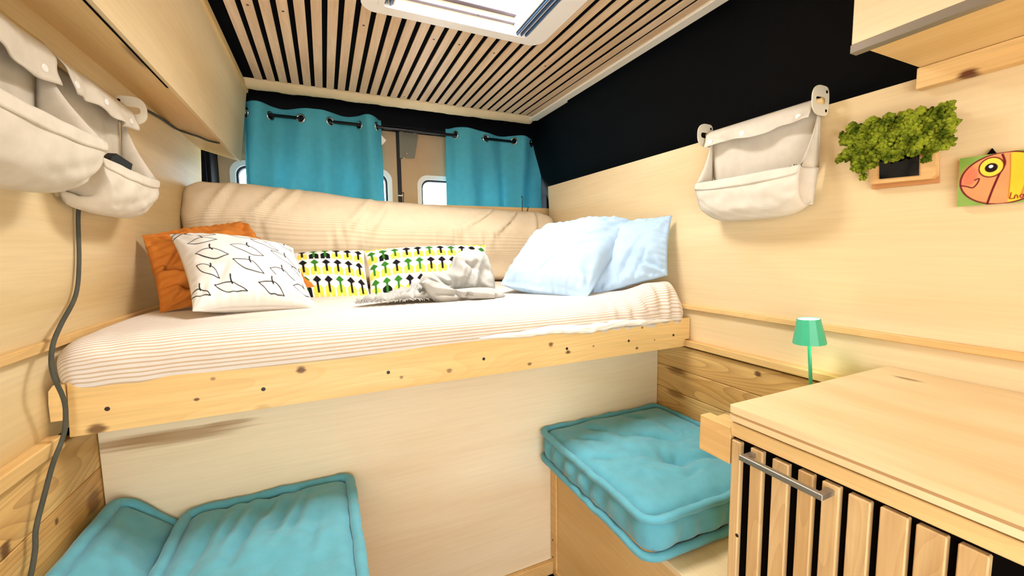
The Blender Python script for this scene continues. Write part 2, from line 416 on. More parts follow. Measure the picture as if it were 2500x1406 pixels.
# left side; unseen door gap YO0 to YO1, added behind the camera for light
YO0, YO1 = -1.22, -0.55
wl = sroot('wall_left', (-0.52, 0.5, 0))
wall_sheet('ply_panel', XL, YO1, 2.40, [1.05, 1.4, 1.74], 0.015, -1, M['ply_shade'], wl)
wall_sheet('ply_panel', XL, YO1, 2.40, [0.855, 1.049], 0.012, -1, M['ply_shade'], wl)
for i in range(9):
    z1 = 0.838-i*0.118; z0 = max(z1-0.1165, 0.0)
    if z1 <= 0.01: break
    box('plank', (-0.537, YO1, z0), (-0.521, 2.2, z1), M['pine'], wl, 0.002)
prism('body_panel', [(-0.58, 0), (-0.60, 1.2), (-0.585, 1.75), (-0.46, 2.09), (-0.50, 2.11), (-0.64, 1.76), (-0.66, 1.2), (-0.64, 0)], 1, YO1, 2.70, M['body'], wl)
prism('added_gap_header', [(-0.585, 1.75), (-0.46, 2.09), (-0.50, 2.11), (-0.64, 1.76)], 1, YN, YO1, M['body'], wl)
struct(box('trim_3', (-0.534, YO1, 1.040), (-0.519, 2.38, 1.060), M['trim'], None, 0.002))
struct(box('trim_4', (-0.534, YO1, 0.838), (-0.508, 1.128, 0.866), M['trim'], None, 0.002))

wf = sroot('added_wall_front', (0.4, YN, 0))  # unseen front wall added to block light; its opening shapes the fill
ring('light_opening_panel', rrect(-0.66, 0.0, 1.47, 2.12, 1e-4), rrect(-0.45, 0.30, 0.62, 1.85, 0.08), 1, YN-.03, YN, M['ply'], wf)

# ceiling with slats, roof hatch opening
HX0, HX1, HY0, HY1 = 0.142, 0.786, 0.90, 1.443
cl = sroot('ceiling', (0.45, 0.5, 2.0))
ZS = 2.02
hin = rrect(HX0+.053, HY0+.051, HX1-.061, HY1-.026, 0.02)
def rect_like(x0, y0, x1, y1, k=8): return rrect(x0, y0, x1, y1, 1e-4, k)
ring('slat_backing', rect_like(-0.31, YN, 1.175, 2.255), hin, 2, ZS+0.005, ZS+0.02, M['black'], cl)
ring('ceiling_board', rect_like(-0.33, YN, 1.235, 2.36), hin, 2, ZS+0.020, ZS+0.032, M['rawedge'], cl)
ring('roof_panel', rect_like(-0.66, YN, 1.47, 2.72), hin, 2, 2.10, 2.12, M['body'], cl)
# rough fibre edge along the rear of the ceiling
def rough_edge(a, b):
    x = -0.30+a*1.50; q = n3(x*14, 3, 0)*.012+n3(x*45, 8, 0)*.006
    y = 2.262+b*0.10+(q if b > .5 else 0); z = ZS+0.014-0.020*math.sin(b*math.pi*.9)-b*.012+n3(x*9, b*3, 5)*.004
    return (x, y, z)
sheet('fibre_edge', rough_edge, 120, 8, 0.008, M['rawedge'], cl)
box('edge_strip', (1.172, YN, ZS-0.008), (1.215, 2.30, ZS+0.012), M['creamtrim'], cl, 0.002)
box('edge_strip', (1.215, 1.98, ZS+0.006), (1.250, 2.33, ZS+0.014), M['creamtrim'], cl, 0.002)
PITCHX = 0.0497; SW = 0.0325
def slat_mesh(y0, y1):
    bm = bmesh.new(); box_bm(bm, (-SW/2, y0, 0), (SW/2, y1, 0.005), 0.0008, 1)
    me = bpy.data.meshes.new('slat'); bm.to_mesh(me); bm.free(); me.materials.append(M['slat']); return me
s_long = slat_mesh(YN, 2.25); s_short = slat_mesh(HY1-0.005, 2.25); s_near = slat_mesh(YN, HY0+.01)
slats = []
for k in range(29):
    x = -0.256+(k+0.5)*PITCHX
    if k == 28: x = 1.155
    hatch = HX0+.005 < x+SW/2 and x-SW/2 < HX1-.005
    for me in ((s_short, s_near) if hatch else (s_long,)):
        o = bpy.data.objects.new('slat', me); COL.objects.link(o); o.location = (x, 0, ZS); attach(o, cl)
        if me is not s_near: slats.append((x, o))
for px, py in ((584, 8), (708, 31), (893, 63), (1059, 96), (1117, 108), (1199, 128), (1321, 159), (986, 236), (1180, 40)):
    p = P(px, py, 2, ZS)
    x, o = min(slats, key=lambda s: abs(s[0]-p.x))
    d = disc('screw', (x, p.y, ZS), (0, 0, -1), 0.0042, 0.0008, M['screw'])
    attach(d, o)
    d.location = Vector((0, p.y, -0.0008))

# roof hatch
h = sroot('window_1', (0.48, 1.2, 1.99))
def tcurve(pts, s): return pts
def bowed(x0, y0, x1, y1, r, bow):
    out = []
    for (x, y) in rrect(x0, y0, x1, y1, r):
        k = max(0, 1-((x-(x0+x1)/2)/((x1-x0)/2))**2); w_ = (y-y0)/(y1-y0)
        out.append((x, y+bow*k*(w_ if w_ > .5 else w_-1)))
    return out
IX0, IX1, IY0, IY1 = HX0+.062, HX1-.070, HY0+.06, HY1-.035
ring('hatch_frame', bowed(HX0, HY0, HX1, HY1, 0.04, 0.045), rrect(IX0, IY0, IX1, IY1, 0.012), 2, ZS-0.020, ZS+0.004, M['white'], h)
ring('inner_lip', rrect(IX0-.012, IY0-.012, IX1+.012, IY1+.012, 0.02), rrect(IX0+.006, IY0+.006, IX1-.006, IY1-.004, 0.010), 2, ZS-0.023, ZS-.004, M['white'], h)
ring('well', rrect(IX0-.008, IY0-.008, IX1+.008, IY1+.008, 0.02), rrect(IX0, IY0, IX1, IY1, 0.012), 2, ZS+0.002, 2.17, M['hatchwall'], h)
for z0, z1, d, mt in ((2.013, 2.020, .010, 'white'), (2.034, 2.037, .014, 'hatchline'), (2.037, 2.048, .012, 'white'), (2.060, 2.066, .020, 'hatchline'), (2.066, 2.080, .018, 'white')):
    box('well_ledge', (IX0+.040, IY1-d, z0), (IX1-.050, IY1, z1), M[mt], h, 0.001)
tube('blind_roller', [(IX0+.05, IY1-.060, 2.085), (IX1-.09, IY1-.060, 2.085)], 0.016, M['white'], h, 16)
for i in range(6):
    x = IX1-.006-i*0.0085
    box('blind_pleat', (x-0.006, IY0+.006, 2.000+.006*(i % 2)), (x, IY1-.003, 2.055), M['blind'] if i % 2 == 0 else M['white'], h, 0.001)
for i in range(4):
    x = IX0+.006+i*0.009
    box('blind_pleat', (x, IY0+.006, 2.004+.004*(i % 2)), (x+0.006, IY1-.003, 2.050), M['blind'] if i % 2 == 0 else M['alu'], h, 0.001)
box('acrylic_pane', (IX0-.004, IY0-.004, 2.170), (IX1+.004, IY1+.004, 2.178), M['hatch'], h)

# rear: header, pillars, two doors
YD = 2.60
wb = sroot('wall_back', (0.4, YD, 0))
box('header', (-0.66, 2.50, 1.945), (1.47, 2.70, 2.11), M['body'], wb, 0.01, 2)
box('corner_pillar', (-0.66, 2.44, 0), (-0.475, 2.70, 2.0), M['body'], wb, 0.01, 2)
box('pillar_tube', (-0.515, 2.425, 1.0), (-0.492, 2.44, 1.95), M['body'], wb, 0.004, 2)
box('corner_pillar', (1.375, 2.44, 0), (1.47, 2.70, 2.0), M['body'], wb, 0.01, 2)
def door(name, x0, x1, wx0, wx1, wz0, wz1, hinge):
    d = sroot(name, ((x0+x1)/2, YD, 0))
    zc = 0.0
    out = rect_like(x0, 0.02, x1, 1.97); inn = rrect(wx0, wz0, wx1, wz1, 0.06)
    ring('door_panel', out, inn, 1, YD, YD+0.05, M['felt'], d)
    ring('window_reveal', rrect(wx0-.012, wz0-.012, wx1+.012, wz1+.012, 0.065), rrect(wx0+.014, wz0+.014, wx1-.014, wz1-.014, 0.05), 1, YD-0.004, YD+0.03, M['white'], d)
    ring('window_gasket', rrect(wx0+.010, wz0+.010, wx1-.010, wz1-.010, 0.055), rrect(wx0+.024, wz0+.024, wx1-.024, wz1-.024, 0.045), 1, YD+0.012, YD+0.045, M['rubber'], d)
    box('pane', (wx0+.012, YD+.030, wz0+.012), (wx1-.012, YD+.036, wz1-.012), M['glass'], d, 0)
    return d
pL = P(568, 430, 1, YD); pR = P(944, 450, 1, YD); pT = P(1060, 436, 1, YD); pE = P(1024, 470, 1, YD)
zt_w = pT.z+0.005
d1 = door('door_1', -0.49, 0.428, pL.x, pR.x+.02, 1.05, zt_w+.02, 0)
d2 = door('door_2', 0.452, 1.39, pE.x, 1.345, 1.05, zt_w, 1)
box('rubber_seal', (0.428, YD-0.006, 0.02), (0.452, YD+0.05, 1.955), M['rubber'], d2, 0.004, 2)
# galvanised latch plate on the door edge
q = [P(x, y, 1, YD-0.012) for x, y in ((984, 322), (1022, 322), (1012, 386), (992, 386), (984, 378))]
prism('latch_plate', [(p.x, p.z) for p in q], 1, YD-0.016, YD-0.008, M['plate'], d2)
q = [P(x, y, 1, YD-0.02) for x, y in ((974, 322), (984, 322), (984, 386), (976, 386))]
prism('latch_flange', [(p.x, p.z) for p in q], 1, YD-0.030, YD-0.0, M['plate'], d2)
for x, y in ((993, 326), (1012, 326), (993, 375)):
    disc('rivet', P(x, y, 1, YD-0.017), (0, -1, 0), 0.006, 0.003, M['steel'], d2)
box('strap_clip', (0.425, YD-0.012, 1.565), (0.455, YD-0.005, 1.572), M['white'], d2)

# ------------------------------------------------------------------ overhead lockers
t = thing('overhead_locker', 'long plywood overhead locker with sloping front, above the canvas bags and the cable', 'cabinet', (-0.42, 0.5, 1.66))
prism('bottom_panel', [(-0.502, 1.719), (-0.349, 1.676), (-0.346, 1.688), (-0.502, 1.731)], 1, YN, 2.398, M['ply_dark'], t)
prism('front_panel', [(-0.345, 1.674), (-0.2985, 2.026), (-0.3115, 2.028), (-0.358, 1.677)], 1, YN, 2.40, M['ply'], t)
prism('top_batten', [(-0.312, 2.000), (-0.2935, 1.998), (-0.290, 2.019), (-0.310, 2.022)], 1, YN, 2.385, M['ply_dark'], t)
prism('end_panel', [(-0.502, 1.722), (-0.352, 1.680), (-0.312, 2.02), (-0.50, 2.02)], 1, 2.372, 2.384, M['ply_shade'], t)
prism('shadow_gap', [(-0.362, 1.6765), (-0.357, 1.6745), (-0.357, 1.679), (-0.362, 1.681)], 1, YN, 1.42, M['hole'], t)

t = thing('wall_locker', 'plywood wall locker with grey metal edge strip, fixed above the moss frame', 'cabinet', (1.12, 0.1, 1.58))
box('door', (0.965, YN, 1.622), (0.983, 0.492, 2.0), M['ply'], t, 0.001)
box('edge_strip', (0.963, YN, 1.606), (0.984, 0.493, 1.622), M['alu'], t, 0.001)
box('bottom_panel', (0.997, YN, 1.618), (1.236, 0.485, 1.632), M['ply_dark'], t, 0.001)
box('side_panel', (0.985, 0.470, 1.634), (1.238, 0.482, 2.0), M['ply'], t, 0.001)
box('wall_batten', (1.212, YN, 1.572), (1.240, 0.488, 1.617), M['trim'], t, 0.001)

# ------------------------------------------------------------------ bed frame
bf = thing('bed_frame', 'raised pine bed frame with knotty front board and plywood panel below', 'bed', (0.37, 1.7, 0))
fb = prism('front_board', [(P(163, 930, 1, 1.134).x, 0.972), (-0.503, 0.855), (1.240, 0.853), (1.242, 0.880), (1.262, 0.8805), (1.264, 0.962)], 1, 1.134, 1.172, M['pine_board'], bf)
for x, y in ((262, 998), (643, 950), (948, 909), (1181, 876), (1384, 851), (1535, 832), (1644, 818)):
    disc('screw', P(x, y, 1, 1.134), (0, -1, 0), 0.0048, 0.0008, M['screw'], fb)
box('front_panel', (-0.519, 1.28, 0.0), (1.248, 1.294, 0.930), M['ply_x'], bf, 0.001)
box('plinth_strip', (0.06, 1.262, 0.002), (0.73, 1.279, 0.052), M['trim'], bf, 0.002)
# rounded cleat behind the left end of the board
prism('end_block', [(-0.502, 0.968), (-0.520, 0.968), (-0.528, 0.956), (-0.530, 0.93), (-0.530, 0.892), (-0.502, 0.892)], 1, 1.136, 1.20, M['pine_board'], bf)
box('platform', (-0.515, 1.173, 0.902), (1.235, 2.25, 0.920), M['ply'], bf, 0.001)
rb = box('rear_board', (-0.50, 2.262, 0.92), (1.335, 2.285, 1.484), M['raft'], bf, 0.002)
for x, y0, y1 in ((1275, 480, 528), (985, 470, 500)):
    a = P(x, y0, 1, 2.255); b = P(x, y1, 1, 2.255)
    tube('cable_tie', smooth_path([a+Vector((-.006, .004, -.004)), a, a*.5+b*.5, b], 4), 0.0022, M['rubber'], rb, 6)
a = P(1290, 505, 1, 2.255); b = P(1284, 528, 1, 2.255)
tube('cable_tie', [a, b], 0.0022, M['rubber'], rb, 6)

# ------------------------------------------------------------------ mattresses
def rounded_box_pts(half, r, n):
    """surface grid of a rounded box: verts, faces (welded)"""
    bm = bmesh.new(); bmesh.ops.create_cube(bm, size=2.0)
    me = bpy.data.meshes.new('tmp'); bm.free()
    vs = {}; F = []
    def key(p): return tuple(round(c*1e5) for c in p)
    V = []
    for ax in range(3):
        b_, c_ = (ax+1) % 3, (ax+2) % 3
        for sg in (-1, 1):
            nb, nc = n[b_], n[c_]; idx = []
            for i in range(nb+1):
                row = []
                for j in range(nc+1):
                    p = [0, 0, 0]; p[ax] = sg
                    p[b_] = -1+2*i/nb; p[c_] = -1+2*j/nc
                    k = key(p)
                    if k not in vs: vs[k] = len(V); V.append(p)
                    row.append(vs[k])
                idx.append(row)
            for i in range(nb):
                for j in range(nc):
                    f = [idx[i][j], idx[i+1][j], idx[i+1][j+1], idx[i][j+1]]
                    F.append(f if sg > 0 else f[::-1])
    out = []
    for p in V:
        w = [p[i]*half[i] for i in range(3)]
        q = [max(-half[i]+r[i], min(half[i]-r[i], w[i])) for i in range(3)]
        d = Vector([(w[i]-q[i])/r[i] for i in range(3)])
        if d.length > 1e-6:
            # cube corner -> sphere corner
            mxc = max(abs(c) for c in d); d = d.normalized()*mxc
        out.append(Vector([q[i]+d[i]*r[i] for i in range(3)]))
    bpy.data.meshes.remove(me)
    return out, F

def stripe_attr(o, vals):
    at = o.data.attributes.new('stripe', 'FLOAT', 'POINT'); at.data.foreach_set('value', np.array(vals, dtype=np.float32))

V, F = rounded_box_pts((0.893, 0.484, 0.066), (0.055, 0.075, 0.058), (230, 90, 16))
vals = [p.y+p.z for p in V]; nv = []
for p in V:
    x = p.x+0.363; y = p.y+1.612; z = p.z+0.988
    top = max(0, p.z/0.066); fr = max(0, min(1, (1.30-y)/0.15))
    # soft top swell, raised rounded right end, sagging left front corner
    z += top*(0.012*n3(x*2.2, y*2.5, 1)+0.006)
    e = max(0, min(1, (x-0.93)/0.16)); z += top*e*0.052*math.sin(min(1, max(0, (x-0.93)/0.24))*math.pi*.62)*max(0.25, fr)
    l = max(0, min(1, (-0.34-x)/0.2)); z -= top*l*l*0.014*fr; y -= 0.004*fr*l
    z += 0.012*top*max(0, min(1, (0.1-x)/0.3))*(1-l)*fr
    # gathered folds of the cover near both ends, and a few long creases
    x -= top*0.045*max(0, min(1, (x-1.08)/0.17))**2*(0.4+0.6*fr)
    wgt = max(0, min(1, (x-0.72)/0.2))*fr
    y -= wgt*(0.026*abs(n3(x*15+z*9, z*4, 2))+0.012*n3(x*32, z*8, 4))
    z += wgt*0.010*n3(x*14, y*8, 8)*top
    y -= 0.006*n3(x*2.5+z*7, z*9, 7)*fr
    wl_ = max(0, min(1, (-0.25-x)/0.2))*fr; y += wl_*0.010*n3(x*9+z*12, z*14, 3); z += wl_*.006*n3(x*16, z*20, 9)
    nv.append(Vector((x, y, z)))
o = mk('mattress', nv, F, M['sheet'], None, True); stripe_attr(o, vals)
tag(o, 'flat bed mattress in a pale striped cotton cover, resting on the pine bed frame', 'mattress')
# loose strip of the cover hanging over the board
def hem(a, b):
    x = 0.40+a*0.78; zt_ = 0.972-0.009*a
    w = math.sin(a*math.pi)**.6
    return (x, 1.126-0.014*math.sin(b*math.pi*.75)*w-0.010*abs(n3(x*22, b*2, 1))*w, zt_+0.016*w-b*(0.026*w)+0.007*n3(x*7, 5, 1)*w+0.004*n3(x*25, b*3, 1)*w)
sheet('loose_cover_edge', hem, 120, 9, 0.002, M['hemcloth'], o)

# back mattress: lofted sections leaning on the rear board
def back_mattress():
    NX, NT = 170, 64; vs = []; vals = []; fs = []
    st = [(-0.52, 1.535), (-0.30, 1.535), (-0.05, 1.515), (0.25, 1.485), (0.6, 1.466), (0.95, 1.452), (1.24, 1.440)]
    for i in range(NX):
        u = i/(NX-1); x = -0.518+u*1.752
        zt_ = np.interp(x, [s[0] for s in st], [s[1] for s in st])
        e = min(1, min(x+0.518, 1.234-x)/0.07); e = max(0.02, e); rs = math.sqrt(1-(1-e)**2)
        hz = (zt_-1.065)/2; cz = 1.065+hz; hy = 0.088+0.018*math.exp(-((x+.35)/.2)**2)
        cy = 2.135
        for j in range(NT):
            a = 2*math.pi*j/NT; ca, sa = math.cos(a), math.sin(a)
            py = hy*math.copysign(abs(ca)**0.75, ca)*(0.35+0.65*rs); pz = hz*math.copysign(abs(sa)**0.62, sa)*(0.80+0.20*rs)
            tt = pz/hz
            y = cy+py+0.035*tt; z = cz+pz
            # fold crease: upper roll bulges forward over the lower part
            if py < 0:
                y -= 0.030*math.exp(-((tt-0.45)/0.4)**2); y += 0.030*math.exp(-((tt+0.55)/0.3)**2)
            # diagonal drag folds
            d1 = (x*0.8+z*0.9)
            fold = 0.0
            for fx, fz, k, am in ((-0.25, 1.40, 0.75, .012), (-0.18, 1.40, 0.75, .010), (0.12, 1.36, 0.8, .012), (0.22, 1.36, .7, .009), (0.62, 1.33, 1.9, .012), (0.80, 1.30, 1.3, .013), (-0.46, 1.3, .5, .012), (1.08, 1.38, .3, .010)):
                dd = ((x-fx)-(z-fz)*k)
                fold += am*(math.exp(-(dd/.016)**2)-0.5*math.exp(-((dd-.026)/.014)**2))
            if py < 0.03: y -= fold*2.0+0.010*n3(x*6-z*7, z*5+x*2, 4)*(1 if abs(tt) < .85 else .3); 
            en = max(0, 1-min(x+0.518, 1.234-x)/0.16)
            y += en*0.012*n3(x*22, z*22, 3); z += en*0.014*n3(x*18, a*3, 6)+0.006*n3(x*5, a, 9)
            vs.append((x, y, z)); vals.append(j*0.019)
    for i in range(NX-1):
        for j in range(NT):
            fs.append([i*NT+j, (i+1)*NT+j, (i+1)*NT+(j+1) % NT, i*NT+(j+1) % NT])
    fs.append(list(range(NT))); fs.append([(NX-1)*NT+j for j in range(NT)])
    o = mk('mattress', vs, fs, M['sheet_back'], None, True); stripe_attr(o, vals); return o
tag(back_mattress(), 'beige striped mattress section folded upright against the rear board below the curtains', 'mattress')

# ------------------------------------------------------------------ pillows
def pillow(name, corners, thick, mat, n=(60, 48), conc=0.06, wr=0.006, seed=0, pw=0.5, wfreq=5.0, creases=()):
    """corners TL,TR,BR,BL in world space; returns object and per-vertex (u,v,front)"""
    TL, TR, BR, BL = [Vector(c) for c in corners]
    nrm = (TR-TL).cross(BL-TL)
    nrm = nrm.normalized()
    if nrm.dot(CAM-(TL+BR)/2) < 0: nrm = -nrm
    nu, nv_ = n; vs = []; uv = []
    for side in (1, -1):
        for i in range(nu):
            for j in range(nv_):
                a = -1+2*i/(nu-1); b = -1+2*j/(nv_-1)
                # denser sampling near the seam keeps the edge round
                aa = a*(1-conc*(1-b*b)*abs(a)**3); bb = b*(1-conc*(1-a*a)*abs(b)**3)
                u = (aa+1)/2; v = (bb+1)/2
                p = (TL*(1-u)+TR*u)*(1-v)+(BL*(1-u)+BR*u)*v
                hh = max(0, (1-a*a))**pw*max(0, (1-b*b))**pw
                hgt = thick/2*hh
                w = 0
                if wr > 0 and hh > 0:
                    w = wr*(n3(a*wfreq*.5+seed, b*wfreq*.5, seed)+0.5*n3(a*wfreq+seed, b*wfreq, seed+5))
                    for cx, cy in ((-1, -1), (1, -1), (1, 1), (-1, 1)):
                        r_ = math.hypot(a-cx, b-cy); an = math.atan2(b-cy, a-cx)
                        w += wr*1.1*math.sin(an*11+seed+cx)*math.exp(-r_*1.8)*min(1, r_*3)
                    # seam pucker
                    w += wr*.45*(math.sin(b*34+seed+3*n3(b*4, a, seed))*abs(a)**5+math.sin(a*38+seed+3*n3(a*4, b, seed))*abs(b)**5)
                    for (x0, y0, x1, y1, am, wd) in creases:
                        dx, dy = x1-x0, y1-y0; L2 = dx*dx+dy*dy
                        tt = max(0, min(1, ((a-x0)*dx+(b-y0)*dy)/L2)); dd = math.hypot(a-x0-tt*dx, b-y0-tt*dy)
                        w -= am*math.exp(-(dd/wd)**2)*math.sin(math.pi*min(1, max(0.08, tt)))
                    w *= min(1, hh*2.5)
                vs.append(p+nrm*(side*hgt+(w if side > 0 else w*.4))); uv.append(((a+1)/2, (b+1)/2, side))
    N = nu*nv_; F = grid_faces(nu, nv_) + grid_faces(nu, nv_, N, True)
    b = [i*nv_ for i in range(nu)] + [(nu-1)*nv_+j for j in range(1, nv_)] + [i*nv_+nv_-1 for i in range(nu-2, -1, -1)] + [j for j in range(nv_-2, 0, -1)]
    for i in range(len(b)):
        p, q = b[i], b[(i+1) % len(b)]; F.append([p, q, q+N, p+N])
    o = mk(name, vs, F, mat, None, True)
    return o, np.array(uv)

def seg_dist(x, y, pts):
    d = np.full(x.shape, 9.0)
    for (x0, y0), (x1, y1) in zip(pts[:-1], pts[1:]):
        dx, dy = x1-x0, y1-y0; L2 = dx*dx+dy*dy+1e-12
        t_ = np.clip(((x-x0)*dx+(y-y0)*dy)/L2, 0, 1)
        d = np.minimum(d, np.hypot(x-x0-t_*dx, y-y0-t_*dy))
    return d

def lerp_paint(base, colr, mask):
    c = np.array(lin(colr)); return base*(1-mask[:, None])+c[None, :]*mask[:, None]

# orange, behind
o, _ = pillow('pillow', (P(346, 574, 1, 1.62), P(586, 540, 1, 1.86), P(770, 700, 1, 1.66), P(390, 764, 1, 1.50)), 0.14, M['orange'], (80, 70), 0.05, 0.018, 3, wfreq=6,
    creases=((-.95, -.1, -.3, .45, .030, .06), (-.9, .45, -.1, .75, .030, .06), (-.95, .2, -.5, -.5, .026, .06), (-.7, .9, -.45, .5, .026, .05)))
tag(o, 'crumpled orange pillow wedged behind the white pillow with line drawings', 'pillow')

# white pillow with black line drawings
def paint_lines(uv):
    x, y = uv[:, 0]*1.45, uv[:, 1]
    col = np.tile(np.array(lin((230, 226, 218))), (len(uv), 1))
    rs = random.Random(4)
    def curve(pts, w, ):
        nonlocal col
        sp = [(p.x, p.y) for p in smooth_path([(a_, b_, 0) for a_, b_ in pts], 7)]
        d = seg_dist(x, y, sp); col = lerp_paint(col, (26, 24, 26), np.clip((w-d)/0.004+0.5, 0, 1))
    motifs = [(.28, .10, .9, 10), (.72, .16, 1.0, 8), (.25, .26, .9, -6), (.95, .30, .95, 12), (1.25, .14, .8, 20), (.30, .47, 1.0, 4), (.70, .44, 1.05, 14), (1.15, .48, 1.0, 18),
              (.66, .66, 1.0, 18), (.22, .66, .8, 30), (1.05, .72, .9, 6), (.42, .86, 1.0, 6), (.88, .88, .9, 8), (1.30, .86, .8, 4), (.06, .06, .5, -20), (1.35, .62, .8, 10), (.08, .86, .7, 10)]
    for cx, cy, s, rot in motifs:
        ca, sa = math.cos(math.radians(rot)), math.sin(math.radians(rot))
        def tr(p): return (cx+s*(p[0]*ca-p[1]*sa)*1.15, cy+s*(p[0]*sa+p[1]*ca)*1.15)
        j = lambda: rs.uniform(-.012, .012)
        up = [(-.15, -.01), (-.07, -.035+j()), (.02, -.03+j()), (.08, .0+j()), (.15, .045)]
        lo = [(-.15, -.01), (-.10, .03+j()), (-.03, .055+j()), (.05, .06+j()), (.15, .045)] if rs.random() < .7 else [(-.15, -.01), (-.12, .02), (-.09, .05)]
        curve([tr(p) for p in up], .0052); curve([tr(p) for p in lo], .0052)
        curve([tr((.0, -.085)), tr((.004+j(), -.05)), tr((.014, -.018))], .0085)
    col[uv[:, 2] < 0] = lin((230, 226, 218))
    return col
o, uv = pillow('pillow', (P(413, 572, 1, 1.58), P(716, 606, 1, 1.66), P(772, 752, 1, 1.42), P(470, 760, 1, 1.33)), 0.17, M['print'], (300, 210), 0.08, 0.005, 11,
    creases=((-.9, .0, -.3, .25, .012, .10), (-.7, .8, -.4, .2, .010, .08)))
paint(o, paint_lines(uv)); tag(o, 'white pillow with thin black line drawings, leaning on the orange pillow', 'pillow')

# arrow print
def paint_arrows(uv, cols, rows, seed, ox=0.0, oy=0.0):
    x = uv[:, 0]*cols+ox; y = uv[:, 1]*rows+oy
    ix = np.floor(x).astype(int); iy = np.floor(y).astype(int); fx = x-ix-0.5; fy = y-iy
    rnd = (np.sin(ix*127.1+iy*311.7+seed*17.3)*43758.5453) % 1.0
    col = np.tile(np.array(lin((232, 230, 222))), (len(uv), 1)); aa = 0.03
    def m(d): return np.clip(d/aa+0.5, 0, 1)
    green = rnd > 0.55; bellblack = green & (rnd > 0.8)
    # bell below the arrow: rounded block with a notch
    hw = 0.42*np.clip(((fy-0.46)/0.16), 0.0, 1.0)**0.5
    bell = np.minimum(hw-np.abs(fx), np.minimum(fy-0.46, 0.98-fy)); notch = np.maximum(np.abs(fx)-0.05, 0.86-fy)
    bell = np.minimum(bell, notch)
    col_y = lerp_paint(col, (248, 214, 84), m(bell)*(~bellblack)); col = lerp_paint(col_y, (18, 22, 18), m(bell)*bellblack)
    head = np.minimum(0.47*(fy-0.02)/0.28-np.abs(fx), 0.31+0.06*np.cos(fx*7)-fy-0.08*np.abs(fx)*0)
    head = np.minimum(head, fy-0.04)
    stem = np.minimum(0.10-np.abs(fx), np.minimum(fy-0.1, 0.80-fy))
    mk_ = np.maximum(m(head), m(stem))
    col = lerp_paint(col, (22, 20, 22), mk_*(~green)); col = lerp_paint(col, (52, 118, 36), mk_*green)
    return col
o, uv = pillow('pillow', (P(640, 628, 1, 1.98), P(889, 611, 1, 1.95), P(905, 733, 1, 1.75), P(655, 742, 1, 1.74)), 0.12, M['print'], (240, 130), 0.03, 0.003, 21)
paint(o, paint_arrows(uv, 9, 3.15, 3, .1, .85)); tag(o, 'pillow with green, black and yellow arrow print, touching the white line-drawing pillow', 'pillow')
o, uv = pillow('pillow', (P(888, 612, 1, 1.95), P(1186, 598, 1, 1.90), P(1194, 722, 1, 1.72), P(905, 733, 1, 1.74)), 0.13, M['print'], (280, 130), 0.03, 0.003, 31)
paint(o, paint_arrows(uv, 11, 3.3, 9, .0, .72)); tag(o, 'long pillow with green, black and yellow arrow print, behind the grey throw', 'pillow')

# pale blue
o, _ = pillow('pillow', (P(1425, 552, 1, 1.52), P(1641, 526, 1, 1.20), P(1630, 672, 1, 1.165), P(1440, 728, 1, 1.30)), 0.11, M['blue'], (64, 56), 0.05, 0.010, 41, creases=((-.2, .9, .5, -.3, .018, .06), (.9, .8, .2, .4, .018, .08), (.2, .9, .6, .1, .014, .05)))
tag(o, 'pale blue pillow standing against the right plywood wall', 'pillow')
o, _ = pillow('pillow', (P(1318, 566, 1, 1.60), P(1545, 538, 1, 1.36), P(1432, 727, 1, 1.22), P(1222, 694, 1, 1.44)), 0.20, M['blue'], (64, 56), -0.01, 0.012, 51, pw=.45, creases=((.95, -.7, .1, -.15, .018, .05), (.9, -.4, .15, .05, .018, .05), (.8, 0, .1, .3, .018, .05), (-.2, .95, .2, .3, .016, .06), (-.9, .5, -.5, -.6, .014, .05), (-.7, .8, -.2, .2, .014, .05)))
tag(o, 'plump pale blue pillow leaning over the other blue pillow', 'pillow')

